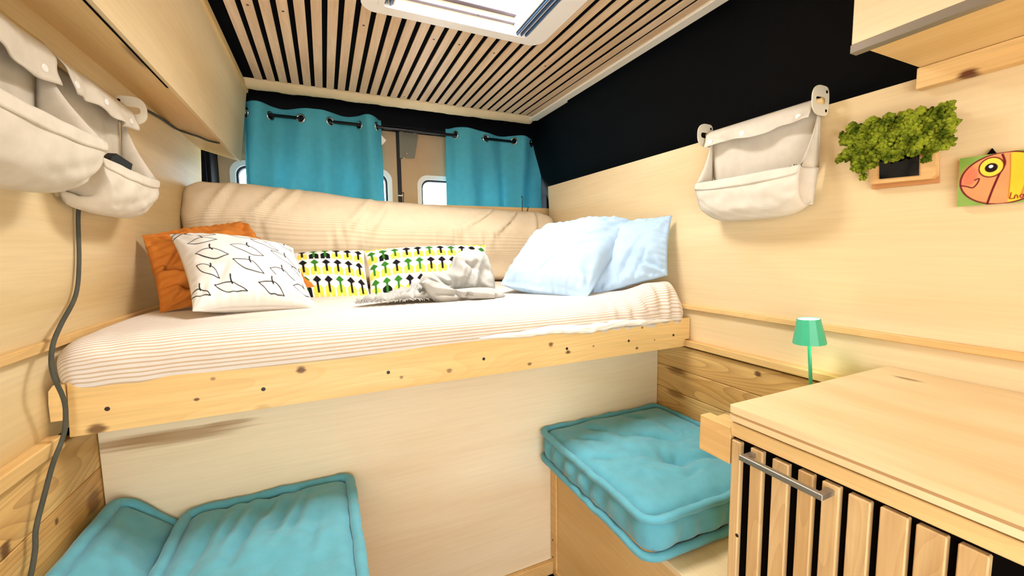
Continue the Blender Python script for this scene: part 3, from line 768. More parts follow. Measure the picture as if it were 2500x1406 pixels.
# ------------------------------------------------------------------ grey throw
def lobe(outline, Y, thick, seed, ridges, NA=110, NR=26, tiltY=0.0):
    pts = [P(x, y, 1, Y) for x, y in outline]; n_ = len(pts)
    loop = smooth_path(pts+[pts[0]], 12)[:-1]
    L = [0.0]
    for a, b in zip(loop, loop[1:]+[loop[0]]): L.append(L[-1]+(b-a).length)
    res = []
    for k in range(NA):
        s_ = L[-1]*k/NA; i = max(q for q in range(len(loop)) if L[q] <= s_+1e-9)
        t_ = (s_-L[i])/max(1e-9, L[i+1]-L[i]); res.append(loop[i].lerp(loop[(i+1) % len(loop)], t_))
    c = sum(res, Vector())/NA; vs = []; fs = []
    for side in (-1, 1):
        for r in range(NR):
            rr = r/(NR-1)
            for k in range(NA):
                p = c.lerp(res[k], max(rr, 0.002)); d = thick/2*math.sqrt(max(0, 1-rr**2.6))
                w = 0
                for (x0, y0, x1, y1, am, wd) in ridges:
                    A = P(x0, y0, 1, Y); B = P(x1, y1, 1, Y); ax, az = B.x-A.x, B.z-A.z; l2 = ax*ax+az*az
                    t_ = max(0, min(1, ((p.x-A.x)*ax+(p.z-A.z)*az)/l2)); dd = math.hypot(p.x-A.x-t_*ax, p.z-A.z-t_*az)
                    w += am*math.exp(-(dd/wd)**2)
                w += 0.012*n3(p.x*14+seed, p.z*14, seed)-0.020*max(0, 1-abs(n3(p.x*9+p.z*4+seed, p.z*5-p.x*4, seed+2))*9)+0.002*n3(p.x*60, p.z*60, seed)
                vs.append((p.x, p.y+side*d-(w*(1-rr**6) if side < 0 else 0)+tiltY*(p.z-c.z), p.z))
    for s_ in (0, 1):
        b = s_*NA*NR
        for r in range(NR-1):
            for k in range(NA):
                f = [b+r*NA+k, b+r*NA+(k+1) % NA, b+(r+1)*NA+(k+1) % NA, b+(r+1)*NA+k]; fs.append(f if s_ else f[::-1])
    for k in range(NA):
        i = (NR-1)*NA+k; j = (NR-1)*NA+(k+1) % NA; fs.append([i, j, j+NA*NR, i+NA*NR])
    return vs, fs
def throw_flat():
    NU, NV = 70, 26; vs = []
    c4 = [P(868, 750, 1, 1.40), P(985, 700, 1, 1.52), P(1075, 690, 1, 1.50), P(1062, 742, 1, 1.36)]
    for side in (0, 1):
        for i in range(NU):
            for j in range(NV):
                u, v = i/(NU-1), j/(NV-1)
                p = (c4[0]*(1-u)+c4[3]*u)*(1-v)+(c4[1]*(1-u)+c4[2]*u)*v
                z0 = 1.062+0.010*u
                z = z0+0.018+0.045*v*(0.3+0.7*u)+0.018*n3(u*6+v*3, v*4, 2)+0.012*n3(u*18, v*14+u*6, 8)-0.010*max(0, 1-abs(n3(u*7+v*4, v*5, 6))*6)
                vs.append((p.x, p.y, (z0+0.004) if side else z))
    N = NU*NV; F = grid_faces(NU, NV)+grid_faces(NU, NV, N, True)
    nv_ = NV; nu = NU
    b = [i*nv_ for i in range(nu)] + [(nu-1)*nv_+j for j in range(1, nv_)] + [i*nv_+nv_-1 for i in range(nu-2, -1, -1)] + [j for j in range(nv_-2, 0, -1)]
    for i in range(len(b)):
        p, q = b[i], b[(i+1) % len(b)]; F.append([p, q, q+N, p+N])
    return vs, F
g = [throw_flat(),
     lobe([(1048, 690), (1062, 668), (1098, 655), (1112, 624), (1140, 609), (1184, 618), (1196, 650), (1206, 690), (1196, 712), (1110, 722), (1060, 722)], 1.47, 0.13, 3,
          [(1120, 640, 1095, 705, .020, .018), (1165, 622, 1140, 690, .022, .022), (1192, 650, 1190, 700, .018, .018), (1150, 640, 1128, 690, -.016, .010)]),
     lobe([(1030, 688), (1048, 682), (1072, 700), (1110, 706), (1160, 702), (1205, 704), (1234, 722), (1200, 731), (1150, 732), (1090, 742), (1052, 728)], 1.36, 0.07, 9,
          [(1050, 700, 1200, 716, .014, .008), (1060, 722, 1200, 724, .012, .007)]),
     lobe([(1022, 690), (1036, 668), (1062, 664), (1098, 676), (1100, 706), (1068, 716), (1040, 708)], 1.41, 0.08, 15, [(1035, 690, 1090, 700, .014, .010), (1050, 674, 1095, 688, .012, .010)])]
V, F = join_geo(g); o = mk('throw_blanket', V, F, M['throw'], None, True)
tag(o, 'crumpled grey linen throw with a fringe, heaped in front of the arrow print pillow', 'blanket')
fr = []
rs = random.Random(2)
for i in range(70):
    u = i/69; a = P(872+u*190, 748-u*6+rs.uniform(-2, 2), 1, 1.395-u*.03); a.z = 1.070+rs.uniform(0, .006)
    b = a+Vector((rs.uniform(-.012, .006), -.022-rs.random()*.012, -.003+rs.random()*.002)); fr.append(tube_geo([a+Vector((0, .012, .006)), a, b], 0.0013, 4))
V, F = join_geo(fr); f_ = mk('fringe', V, F, M['throw'], o, True); f_['kind'] = 'stuff'

# ------------------------------------------------------------------ curtains on a rod
YC = 2.455
rodA = P(560, 268, 1, YC); rodB = P(1318, 354, 1, YC); ZR = (P(690, 284, 1, YC).z+P(1250, 346, 1, YC).z)/2
rd = tube('curtain_rod', [(-0.30, YC, ZR+.004), (1.36, YC, ZR-.004)], 0.0085, M['rod'], None, 12)
tag(rd, 'thin black metal curtain rod spanning the rear doors', 'rod')
def curtain(label, eye_px, x0, x1, ztop, zbot, behind_first, seed, tilt, mat=M['teal'], ph0=None):
    ex = [P(px, py, 1, YC).x for px, py in eye_px]; ez = ZR
    NU = int((x1-x0)/0.0042)+1; NV = int((ztop-zbot)/0.0045)+1
    def phase(x):
        xs = [x0]+ex+[x1]; ph = [-0.75*math.pi/1]+[math.pi*i for i in range(len(ex))]+[math.pi*(len(ex)-1)+0.6*math.pi]
        ph[0] = -0.6*math.pi
        return float(np.interp(x, xs, ph))
    sg = 1 if behind_first else -1
    def pos(x, v):
        z = ztop+(zbot-ztop)*v; sp = 0.85+0.15*math.exp(-v*3)
        y = YC-0.000+sg*0.034*math.sin(phase(x))*sp
        y += (0.35+0.65*v)*0.030*math.sin(x*34+seed+2.5*n3(x*3, z, seed))+v*0.008*n3(x*12, z*3, seed)+0.003*n3(x*20, z*6, seed+3)
        z += tilt*(x-x0)+0.0015*math.sin(phase(x)*1.0+.6)*(1-v)
        xx = x+0.006*v*n3(x*6, z*4, seed+7)-v*.010*(1 if x < (x0+x1)/2 else .3)
        return Vector((xx, y-0.012*v, z))
    pts = [[pos(x0+(x1-x0)*i/(NU-1), j/(NV-1)) for j in range(NV)] for i in range(NU)]
    V = [p for r in pts for p in r]; F = []
    eyes = []
    for e in ex:
        v = (ez-ztop)/(zbot-ztop); p = pos(e, v); p.z = ez+tilt*(0); tg = (pos(e+.003, v)-pos(e-.003, v)).normalized(); eyes.append((p, tg))
    for f in grid_faces(NU, NV):
        c = (V[f[0]]+V[f[2]])/2
        if any((c-p).length < 0.0165 for p, _ in eyes): continue
        F.append(f)
    me = bpy.data.meshes.new('curtain'); me.from_pydata([tuple(v) for v in V], [], F)
    bm = bmesh.new(); bm.from_mesh(me); bmesh.ops.delete(bm, geom=[v for v in bm.verts if not v.link_faces], context='VERTS'); bm.to_mesh(me); bm.free()
    o = finish('curtain', me, mat, None, True)
    md = o.modifiers.new('cloth thickness', 'SOLIDIFY'); md.thickness = 0.0016; md.offset = 0
    tag(o, label, 'curtain')
    for p, tg in eyes:
        up = Vector((0, 0, 1)); path = [p+0.0195*(math.cos(a)*tg+math.sin(a)*up) for a in [2*math.pi*k/24 for k in range(24)]]
        tube('eyelet', path, 0.0046, M['chrome'], o, 8, True)
    # top hem stitch fold
    return o
c1 = curtain('wide teal eyelet curtain next to the overhead locker', [(604, 277), (660, 283), (735, 291), (806, 300), (878, 308), (919, 313)], P(592, 260, 1, YC).x, P(934, 330, 1, YC).x, ZR+0.052, 1.38, False, 2, -0.004)
tgp = [P(x, y, 1, YC-.012) for x, y in ((931, 330), (943, 343), (932, 355))]
prism('care_tag', [(p.x, p.z) for p in tgp], 1, YC-.013, YC-.012, M['white'], c1)
c2 = curtain('narrow teal eyelet curtain beside the black bodywork', [(1111, 329), (1186, 342), (1254, 351), (1298, 357)], P(1093, 330, 1, YC).x, P(1322, 350, 1, YC).x, ZR+0.045, 1.36, False, 9, -0.030)

# ------------------------------------------------------------------ hanging canvas bags
def bag(label, s, y0, y1, ztop, zrim, zbot, D, seed, group=None, sag=0.012, flap=0.055, ends=(0, 1), inset=0.035, taper=1.0):
    """s=+1 hangs on the right wall, -1 on the left; y0 far end, y1 near end"""
    X = XR if s > 0 else XL
    def w(y, d, z): return (X(z)-s*d, y, z)
    Lw = y1-y0
    t = thing('hanging_bag', label, 'bag', w((y0+y1)/2, 0.05, zbot), group)
    def back(a, b): return w(y0+Lw*(.5+(a-.5)*(1-.30*max(0, (b-.6)/.4))), 0.014+0.004*n3(a*4, b*4, seed), ztop-0.005+(zbot+0.075-ztop)*b)
    sheet('back_panel', back, 16, 14, 0.002, M['linen'], t)
    P0, P1, P2, P3 = (D, zrim), (D*1.12, zrim-(zrim-zbot)*.45), (D*0.80, zbot-.012), (0.016, zbot+0.018)
    def prof(b):
        c = [(1-b)**3, 3*b*(1-b)**2, 3*b*b*(1-b), b**3]; return [sum(k*p[i] for k, p in zip(c, (P0, P1, P2, P3))) for i in (0, 1)]
    NA, NB = 44, 30
    def front(a, b):
        d, z = prof(b)
        ins = (0.016*math.sin(b*math.pi*.8)+0.030*b)*taper
        y = y0+Lw*a; y = y+(0.5-a)*2*ins*(abs(a-.5)*2)**2*(1 if Lw > 0 else -1)
        z -= sag*math.sin(a*math.pi)*(1-b)*.6; d -= 0.010*(abs(a-.5)*2)**4*(1-b)
        z -= 0.010*math.sin(a*math.pi)*math.sin(b*math.pi); z += 0.032*(abs(a-.5)*2)**5*b
        d += 0.007*n3(a*5+b*3, b*5, seed)+0.006*n3(a*10-b*8, b*6, seed+4)*b
        return w(y, max(d, 0.013), z)
    # pocket with end gussets in one cloth surface
    V = [Vector(front(i/(NA-1), j/(NB-1))) for i in range(NA) for j in range(NB)]; F = grid_faces(NA, NB)
    NG = 8
    for e, ai in ((0, 0), (1, NA-1)):
        base = len(V)
        for j in range(NB):
            p = V[ai*NB+j]
            for k in range(NG):
                tt = k/(NG-1); q = Vector(w(p.y+(1 if (y1 > y0) == (e == 0) else -1)*inset*(j/NB)**.6, 0.014, p.z+0.0))
                fold = 0.012*math.sin(tt*math.pi)*(1-j/NB)
                v = p.lerp(q, tt); v.y += fold*(1 if (y1 > y0) == (e == 0) else -1); V.append(v)
        F += grid_faces(NB, NG, base)
        # triangle gusset rising to the dowel
        base = len(V); p = V[ai*NB]; top = Vector(w(p.y, 0.020, ztop-0.02)); bk = Vector(w(p.y, 0.014, p.z))
        for j in range(10):
            v_ = j/9; A = p.lerp(top, v_); A += Vector((s*0.010*math.sin(v_*math.pi), 0, 0)); B = bk.lerp(top, v_)
            for k in range(5):
                q = A.lerp(B, k/4); q.y += 0.008*math.sin(k/4*math.pi)*(1-v_)*(1 if (y1 > y0) == (e == 0) else -1); V.append(q)
        F += grid_faces(10, 5, base)
    me = bpy.data.meshes.new('pocket'); me.from_pydata([tuple(v) for v in V], [], F)
    bm = bmesh.new(); bm.from_mesh(me); bmesh.ops.remove_doubles(bm, verts=bm.verts, dist=1e-5); bmesh.ops.recalc_face_normals(bm, faces=bm.faces); bm.to_mesh(me); bm.free()
    po = finish('pocket', me, M['linen'], t, True); md = po.modifiers.new('cloth thickness', 'SOLIDIFY'); md.thickness = 0.002; md.offset = 0
    def hemf(a, b):
        p = Vector(front(a, b*.13)); return (p.x-s*0.0022, p.y, p.z+0.001)
    sheet('hem', hemf, 44, 6, 0.003, M['linen'], po)
    def flapf(a, b):
        y = y0+Lw*(0.0+1.0*a); wv = 0.006*math.sin(a*9+seed)+0.008*n3(a*5, 1, seed)
        z = ztop+0.002-(flap+wv)*b; d = 0.026+0.020*math.sin(min(1, b*2.2)*math.pi/2)+b*(0.010*math.sin(a*11+seed)+0.012*n3(a*7, b*2, seed))+0.010*b*b
        return w(y, d, z)
    fo = sheet('flap', flapf, 60, 12, 0.0025, M['linen'], t)
    for a in (0.06, 0.42, 0.90):
        p = Vector(flapf(a, .74)); q = Vector((-s, -0.15, 0)); disc('snap_button', p+q*.0025, q, 0.0075, 0.0025, M['white'], fo, 16)
    zd = ztop-0.008
    tube('dowel', [w(y0-(0.013 if y1 > y0 else -0.013)*(1 if 0 in ends else 0), 0.026, zd), w(y1+(0.013 if y1 > y0 else -0.013)*(1 if 1 in ends else 0), 0.026, zd)], 0.009, M['trim'], t, 12)
    for ye in [(y0-(0.012 if y1 > y0 else -0.012), y1+(0.012 if y1 > y0 else -0.012))[q] for q in ends]:
        Xw = X(zd)
        out = []; R = 0.038; dep = 0.072
        # D outline: flat side on the wall
        NO = 36
        for k in range(NO):
            an = 2*math.pi*k/NO; ca, sa = math.cos(an), math.sin(an)
            dx = dep*0.5+dep*0.5*math.copysign(abs(ca)**(0.35 if ca < 0 else 0.9), ca); dz = R*math.copysign(abs(sa)**0.75, sa)
            out.append((Xw-s*max(0.0, dx)-s*0.001, zd+dz))
        inn = []
        for k in range(NO):
            an = 2*math.pi*k/NO; ca, sa = math.cos(an), math.sin(an)
            inn.append((Xw-s*(0.038+0.020*math.copysign(abs(ca)**.6, ca)), zd+0.0095*math.copysign(abs(sa)**.6, sa)))
        bo = ring('bracket', out, inn, 1, ye-0.0015, ye+0.0015, M['bracket'], t)
        for dz in (-0.024, 0.024): disc('screw_hole', (Xw-s*0.013, ye-0.0015, zd+dz), (0, -1, 0), 0.0042, 0.0006, M['hole'], bo, 10)
    return t
yR0 = P(1726, 390, 0, 1.20).y; yR1 = P(1986, 310, 0, 1.20).y
bag('natural canvas bag with white snaps, hung on the right wall under the black bodywork', 1, yR0, yR1, 1.617, 1.442, 1.305, 0.105, 3, sag=0.004, inset=.0, taper=0.3)
bag('canvas bag with a black pouch inside, beside the cable on the left wall', -1, 1.165, 1.50, 1.640, 1.438, 1.322, 0.105, 8, ends=(1,), flap=.072)
bag('wide canvas bag with a deep full pocket, hung nearer the cab than the pouch bag', -1, 0.72, 1.135, 1.645, 1.462, 1.338, 0.125, 14, ends=(0,), flap=.085)
# contents
def book(name, px, ax, v, mat, label, cat, th):
    q = [P(x, y, ax, v) for x, y in px]; o = prism(name, [(p.y, p.z) for p in q], 0, v-th/2, v+th/2, mat); return tag(o, label, cat)
book('pouch', ((250, 402), (262, 383), (274, 374), (314, 400), (304, 440), (262, 430)), 0, -0.437, M['rubber'], 'small black pouch poking out of a canvas bag pocket', 'pouch', 0.016)
M['check'] = None
def check_mat():
    m_, nt, b = newmat('checked cloth'); L = nt.links.new
    tc = nd(nt, 'ShaderNodeTexCoord'); ck = nd(nt, 'ShaderNodeTexChecker'); setin(ck, 'Scale', 160.0); setin(ck, 'Color1', lin((40, 52, 40))+(1,)); setin(ck, 'Color2', lin((214, 214, 196))+(1,))
    L(tc.outputs['Object'], ck.inputs[0]); L(ck.outputs[0], b.inputs['Base Color']); setin(b, 'Roughness', .9); return m_
M['check'] = check_mat()
q = [P(x, y, 0, 1.172) for x, y in ((1850, 434), (1905, 417), (1942, 401), (1944, 412), (1930, 440), (1860, 452))]
tag(prism('folded_cloth', [(p.y, p.z) for p in q], 0, 1.166, 1.182, M['check']), 'folded checked cloth inside the canvas bag on the right wall', 'cloth')

# ------------------------------------------------------------------ cable
def wall_l(px, py, d=0.007):
    p = P(px, py, 0, -0.5)
    for _ in range(4): p = P(px, py, 0, XL(p.z)+d)
    return p
def under_locker(px, py):
    d = P(px, py, 1, 1.0)-CAM; k = 1.578-0.007; return CAM+d*((k-CAM.z)/(d.z+0.281*d.x))
pts = [under_locker(535, 349), under_locker(508, 343), under_locker(484, 333), under_locker(462, 326), wall_l(430, 314), wall_l(395, 290), wall_l(350, 265), wall_l(300, 243)]
pts = [(p.x, p.y, p.z) for p in pts]
pts += [(-0.502, 1.36, 1.56), (-0.506, 1.32, 1.45), (-0.507, 1.30, 1.36)]
pts += [tuple(P(x, y, 0, X)) for x, y, X in ((191, 520, -.512), (193, 640, -.516), (185, 720, -.516), (150, 790, -.508), (131, 835, -.500), (125, 880, -.494), (132, 920, -.490), (152, 965, -.488), (160, 1000, -.488), (156, 1060, -.489), (130, 1130, -.495), (108, 1210, -.500), (88, 1290, -.506), (86, 1340, -.506), (76, 1400, -.500), (60, 1450, -.495))]
tag(tube('power_cable', smooth_path(pts, 6), 0.0042, M['cable'], None, 8), 'grey braided power cable hanging down the left plywood wall', 'cable')

# ------------------------------------------------------------------ moss frame and painting
def wallpt(px, py, d=0.0):
    p = P(px, py, 0, 1.25)
    for _ in range(4): p = P(px, py, 0, XR(p.z)-d)
    return p
def wallprism(name, pix, d0, d1, mat, parent=None):
    a = [wallpt(x, y, d1) for x, y in pix]; n_ = len(a); vs = []
    for dd in (d0, d1):
        for p in a: vs.append((XR(p.z)-dd, p.y, p.z))
    fs = [list(range(n_))[::-1], list(range(n_, 2*n_))]+[[i, (i+1) % n_, n_+(i+1) % n_, n_+i] for i in range(n_)]
    return mk(name, vs, fs, mat, parent)
t = thing('moss_frame', 'small wooden house frame with a green moss roof and black glass window', 'wall decor', tuple(wallpt(2205, 455, 0.01)))
M['frame1'] = wood('light beech', (232, 190, 132), (214, 168, 106), 1, 5, 8, ring_=.15, rcol=(170, 116, 64)); M['frame2'] = wood('reddish beech', (206, 148, 92), (184, 124, 70), 1, 5, 8)
wallprism('back_board', ((2124, 330), (2286, 300), (2290, 446), (2128, 462)), 0.001, 0.011, M['frame2'], t)
wallprism('front_board', ((2112, 330), (2262, 310), (2284, 334), (2284, 426), (2272, 436), (2125, 450)), 0.011, 0.028, M['frame1'], t)
wallprism('glass_window', ((2146, 350), (2244, 345), (2243, 428), (2147, 437)), 0.0285, 0.031, M['screen'], t)
# moss: clumps over a sloping roof shape
rs = random.Random(5)
quad = [(2078, 305), (2326, 252), (2318, 352), (2062, 402)]
bm0 = bmesh.new(); bmesh.ops.create_icosphere(bm0, subdivisions=1, radius=1.0); icoV = [v.co.copy() for v in bm0.verts]; icoF = [[v.index for v in f.verts] for f in bm0.faces]; bm0.free()
mv = []; mf = []
def lump(c, r):
    b = len(mv); s_ = rs.random()*50
    for v in icoV: mv.append(Vector(c)+v*r*(1+0.55*n3(v.x*2+s_, v.y*2, v.z*2)))
    mf.extend([[i+b for i in f] for f in icoF])
clumps = []
for i in range(15):
    for j in range(6):
        u = (i+rs.random())/15; v = (j+rs.random())/6
        x = (quad[0][0]*(1-u)+quad[1][0]*u)*(1-v)+(quad[3][0]*(1-u)+quad[2][0]*u)*v
        y = (quad[0][1]*(1-u)+quad[1][1]*u)*(1-v)+(quad[3][1]*(1-u)+quad[2][1]*u)*v
        clumps.append((x, y, rs.uniform(.010, .016)))
clumps += [(2105, 415, .010), (2108, 432, .008), (2095, 405, .012), (2130, 400, .011), (2062, 330, .010), (2055, 385, .010), (2048, 392, .007), (2270, 372, .009), (2262, 390, .008), (2195, 378, .011), (2170, 385, .010), (2312, 352, .011), (2330, 300, .008), (2230, 370, .010)]
for x, y, r in clumps:
    c = wallpt(x, y, 0.026+rs.random()*0.026)
    lump(c, r*.9)
    for k in range(22):
        d = Vector((-abs(rs.gauss(0, 1)), rs.gauss(0, 1), rs.gauss(0, 1))).normalized(); lump(c+d*r, r*rs.uniform(.22, .42))
wallprism('roof_board', ((2090, 306), (2318, 258), (2310, 345), (2075, 396)), 0.012, 0.026, M['frame2'], t)
mo = mk('moss', mv, mf, M['moss'], t, False); mo['kind'] = 'stuff'

t = thing('painting', 'small painting of an orange and yellow fish on green, hung below the wall locker', 'painting', tuple(wallpt(2420, 500, 0.008)))
a0 = wallpt(2336, 505, 0.016); a1 = wallpt(2338, 388, 0.016)
cw, chh = 0.205, a1.z-a0.z
NU, NV = 300, 120; vs = []; uv = []
for i in range(NU):
    for j in range(NV):
        u = i/(NU-1); v = j/(NV-1); z = a0.z+chh*v; vs.append((XR(z)-0.016, a0.y-cw*u, z)); uv.append((u*cw/chh, v))
ca_ = mk('painted_front', vs, grid_faces(NU, NV), M['canvas'], t)
uv = np.array(uv); x, y = uv[:, 0], uv[:, 1]
col = np.tile(np.array(lin((122, 156, 62))), (len(uv), 1)); col = lerp_paint(col, (150, 178, 96), np.clip(0.5+0.5*np.sin(x*9+y*5), 0, 1)*.5)
def el(cx, cy, rx, ry): return 1-np.hypot((x-cx)/rx, (y-cy)/ry)
def mm(d, s=0.03): return np.clip(d/s+.5, 0, 1)
tail = np.maximum(el(1.42, .55, .36, .34), el(1.72, .5, .30, .44)); col = lerp_paint(col, (226, 178, 60), mm(tail)); col = lerp_paint(col, (110, 40, 40), mm(.03-np.abs(tail)*.3, .01))
body = el(.62, .50, .59, .50); col = lerp_paint(col, (232, 148, 96), mm(body))
stripe_ = np.minimum(body, np.minimum(x-.72, .93-x+.12*(y-.5))); col = lerp_paint(col, (232, 192, 50), mm(stripe_))
stripe2 = np.minimum(body, np.minimum(x-.93, 1.08-x)); col = lerp_paint(col, (236, 160, 84), mm(stripe2)); 
blush = np.minimum(body, el(.12, .62, .16, .2)); col = lerp_paint(col, (224, 110, 84), mm(blush, .3)*.8)
def ln_(pts, w_, c=(96, 22, 30)):
    global col
    sp = [(p.x, p.y) for p in smooth_path([(a, b, 0) for a, b in pts], 6)]; d = seg_dist(x, y, sp); col = lerp_paint(col, c, np.clip((w_-d)/.012+.5, 0, 1))
col = lerp_paint(col, (110, 30, 36), mm(.028-np.abs(body), .02))
ln_([(.60, .96), (.64, .78), (.58, .6), (.50, .3), (.44, .02)], .018); ln_([(.70, .95), (.72, .6), (.72, .1)], .009, (190, 120, 40)); ln_([(.92, .93), (.96, .6), (.88, .15)], .010, (190, 130, 50))
ln_([(.03, .44), (.14, .40), (.22, .37), (.28, .45), (.30, .54), (.24, .52)], .013)
eye = el(.46, .74, .17, .19); col = lerp_paint(col, (244, 206, 70), mm(eye, .06)); col = lerp_paint(col, (110, 30, 30), mm(.07-np.abs(eye), .05))
col = lerp_paint(col, (30, 14, 14), mm(el(.46, .73, .09, .09), .1)); col = lerp_paint(col, (250, 250, 245), mm(el(.455, .755, .03, .03), .3))
for pts in ([(.75, .20), (.745, .14), (.74, .09), (.77, .085), (.80, .095)], [(.80, .09), (.805, .14), (.82, .15), (.835, .13), (.84, .09)], [(.90, .15), (.875, .14), (.87, .11), (.89, .09), (.91, .11), (.91, .15), (.93, .14)]): ln_(pts, .010, (130, 24, 30))
paint(ca_, col)
box('stretcher', (XR(a0.z)-0.0155, a0.y-cw, a0.z), (XR(a1.z)-0.001, a0.y, a1.z), M['creamtrim'], t, 0.0)
p = wallpt(2422, 368, 0.006); prism('hanger', [(p.y-.006, p.z-.006), (p.y+.006, p.z-.006), (p.y, p.z+.005)], 0, p.x-.002, p.x+.002, M['hole'], t)

# ------------------------------------------------------------------ kitchen unit
CX = 0.705; CYE = 0.520
M['plycore'] = wood('plywood core layer', (196, 158, 112), (172, 132, 88), 1, 5, 8)
t = thing('kitchen_cabinet', 'kitchen cabinet fronted with upright oak slats on black', 'cabinet', (0.97, -0.1, 0))
box('carcass', (CX+0.012, YN+.2, 0.0), (1.232, CYE-0.004, 0.899), M['ply_top'], t, 0.001)
box('slat_backing', (CX+0.002, YN+.2, 0.02), (CX+0.013, CYE, 0.8995), M['hole'], t, 0.001)
box('top_rail', (CX-0.007, YN+.2, 0.868), (CX+0.0018, CYE+0.002, 0.8945), M['trim'], t, 0.0015)
me = None
for i, (xa, xb) in enumerate(((1782, 1808), (1828, 1862), (1882, 1926), (1946, 1988), (2006, 2054), (2072, 2132), (2152, 2228), (2244, 2328), (2352, 2438), (2480, 2560))):
    pa = P(xa+2, 1180, 0, CX-.006); pb = P(xb-2, 1180, 0, CX-.006)
    if i < 9: ya, yb = pa.y, pb.y
    if i == 9: ya, yb = 0.128, 0.100
    box('slat', (CX-0.008, min(ya, yb), 0.03), (CX+0.004, max(ya, yb), 0.8615+.001*math.sin(i*2.3)), M['slat_v'], t, 0.0015)
for k in range(12):
    yb = 0.085-0.043*k; box('slat', (CX-0.008, yb-0.029, 0.03), (CX+0.004, yb, 0.862), M['slat_v'], t, 0.0015)
disc('knot', P(1799, 1307, 0, CX-.008), (-1, 0, 0), 0.0034, 0.0006, M['screw'], t)
ha = P(1806, 1082, 0, CX-.038); hb = P(2012, 1170, 0, CX-.038); hz = 0.8505
hh = thing  # handle: bar on two posts
bar = box('handle', (CX-0.040, hb.y, hz-0.005), (CX-0.030, ha.y, hz+0.005), M['steel'], t, 0.001)
for yy in (ha.y-.010, hb.y+.001):
    box('handle_post', (CX-0.033, yy-.001, hz-0.0048), (CX-0.004, yy+0.009, hz+0.0048), M['steel'], bar, 0.001)
# protruding block at the end of the unit
box('end_block', (CX-0.006, CYE+.003, 0.808), (CX+0.022, 0.594, 0.882), M['trim'], t, 0.001)
box('end_block', (CX+0.022, CYE+.001, 0.845), (CX+0.045, 0.575, 0.882), M['trim'], t, 0.001)
wt = thing('worktop', 'glossy plywood worktop lying on the slatted kitchen cabinet', 'worktop', (0.97, -0.1, 0.9))
bm = bmesh.new()
prism('top_board', rrect(CX-0.012, YN+.2, 1.264, CYE+0.004, 0.006, 3), 2, 0.9155, 0.929, M['ply_top'], wt)
prism('lower_ply', rrect(CX-0.0105, YN+.2, 1.264, CYE+0.0035, 0.006, 3), 2, 0.9105, 0.9155, M['plycore'], wt)
prism('bottom_ply', rrect(CX-0.012, YN+.2, 1.264, CYE+0.004, 0.006, 3), 2, 0.9000, 0.9105, M['ply_top'], wt)
t = thing('side_shelf', 'small plywood shelf fixed behind the kitchen cabinet, carrying the green lamp', 'shelf', (1.165, .62, .75))
box('shelf_board', (1.085, CYE+.003, 0.752), (1.249, 0.715, 0.768), M['ply'], t, 0.001)
box('shelf_cleat', (1.232, CYE+.003, 0.715), (1.249, 0.715, 0.752), M['trim'], t, 0.001)

# ------------------------------------------------------------------ lamp
lc = P(1976, 838, 1, 0.655); lc = Vector((lc.x, 0.655, lc.z))
lb = Vector((P(1985, 960, 1, .645).x, 0.645, 0.768))
t = thing('table_lamp', 'green cordless table lamp with faceted shade and thin stem', 'lamp', tuple(lb))
axis = (lc-lb).normalized(); Mq = axis.to_track_quat('Z', 'Y').to_matrix()
r1 = 0.0385; r0 = 0.0265; hs_ = 0.067
nf = 12; vs = []; fs = []
for rr, zz in ((r1, 0), (r0, hs_), (r0-.0015, hs_), (r1-.0015, 0)):
    for k in range(nf):
        a = 2*math.pi*(k+.5)/nf; vs.append(lc+Mq @ Vector((rr*math.cos(a), rr*math.sin(a), zz)))
for a_, b_ in ((0, 1), (1, 2), (2, 3), (3, 0)):
    for k in range(nf): fs.append([a_*nf+k, a_*nf+(k+1) % nf, b_*nf+(k+1) % nf, b_*nf+k])
mk('lamp_shade', vs, fs, M['green'], t)
lathe('diffuser', [(r0-.002, hs_-.006), (r0-.002, hs_-.002)], lc, M['glow'], t, 16, Mq)
tube('stem', [lb, lc+axis*(hs_-.01)], 0.0044, M['green'], t, 10)
lathe('lamp_base', [(0.036, 0), (0.036, .006), (0.012, .010), (0.008, .03), (0.0044, .034)], lb, M['green'], t, 24)
ll = bpy.data.lights.new('lamp_bulb', 'POINT'); ll.energy = 0.35; ll.color = (1, .93, .75); ll.shadow_soft_size = 0.008
lo_ = bpy.data.objects.new('lamp_bulb', ll); COL.objects.link(lo_); lo_.location = lc+axis*.03+Vector((0.010, 0, 0)); attach(lo_, t)

# ------------------------------------------------------------------ benches and floor cushions
BZ = 0.46
t = thing('bench', 'plywood box bench with a pine corner post, under the single thick cushion', 'bench', (0.99, 0.9, 0))
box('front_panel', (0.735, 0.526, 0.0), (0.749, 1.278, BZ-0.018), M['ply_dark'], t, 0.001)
box('seat_panel', (0.730, 0.526, BZ-0.018), (1.248, 1.278, BZ), M['ply'], t, 0.002)
box('corner_post', (0.728, 1.240, 0.0), (0.735, 1.278, BZ-0.018), M['trim'], t, 0.001)
box('plinth_strip', (0.722, 0.526, 0.0), (0.735, 1.239, 0.030), M['trim'], t, 0.001)
for z in (0.10, 0.03): disc('screw', (0.728, 1.262, z+.04), (-1, 0, 0), 0.004, 0.0008, M['screw'], t)
t = thing('bench', 'plywood box bench along the left wall, under the two teal cushions', 'bench', (-0.24, 0.9, 0))
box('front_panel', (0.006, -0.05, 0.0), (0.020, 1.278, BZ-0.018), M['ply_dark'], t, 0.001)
box('seat_panel', (-0.518, -0.05, BZ-0.018), (0.026, 1.278, BZ), M['ply'], t, 0.002)

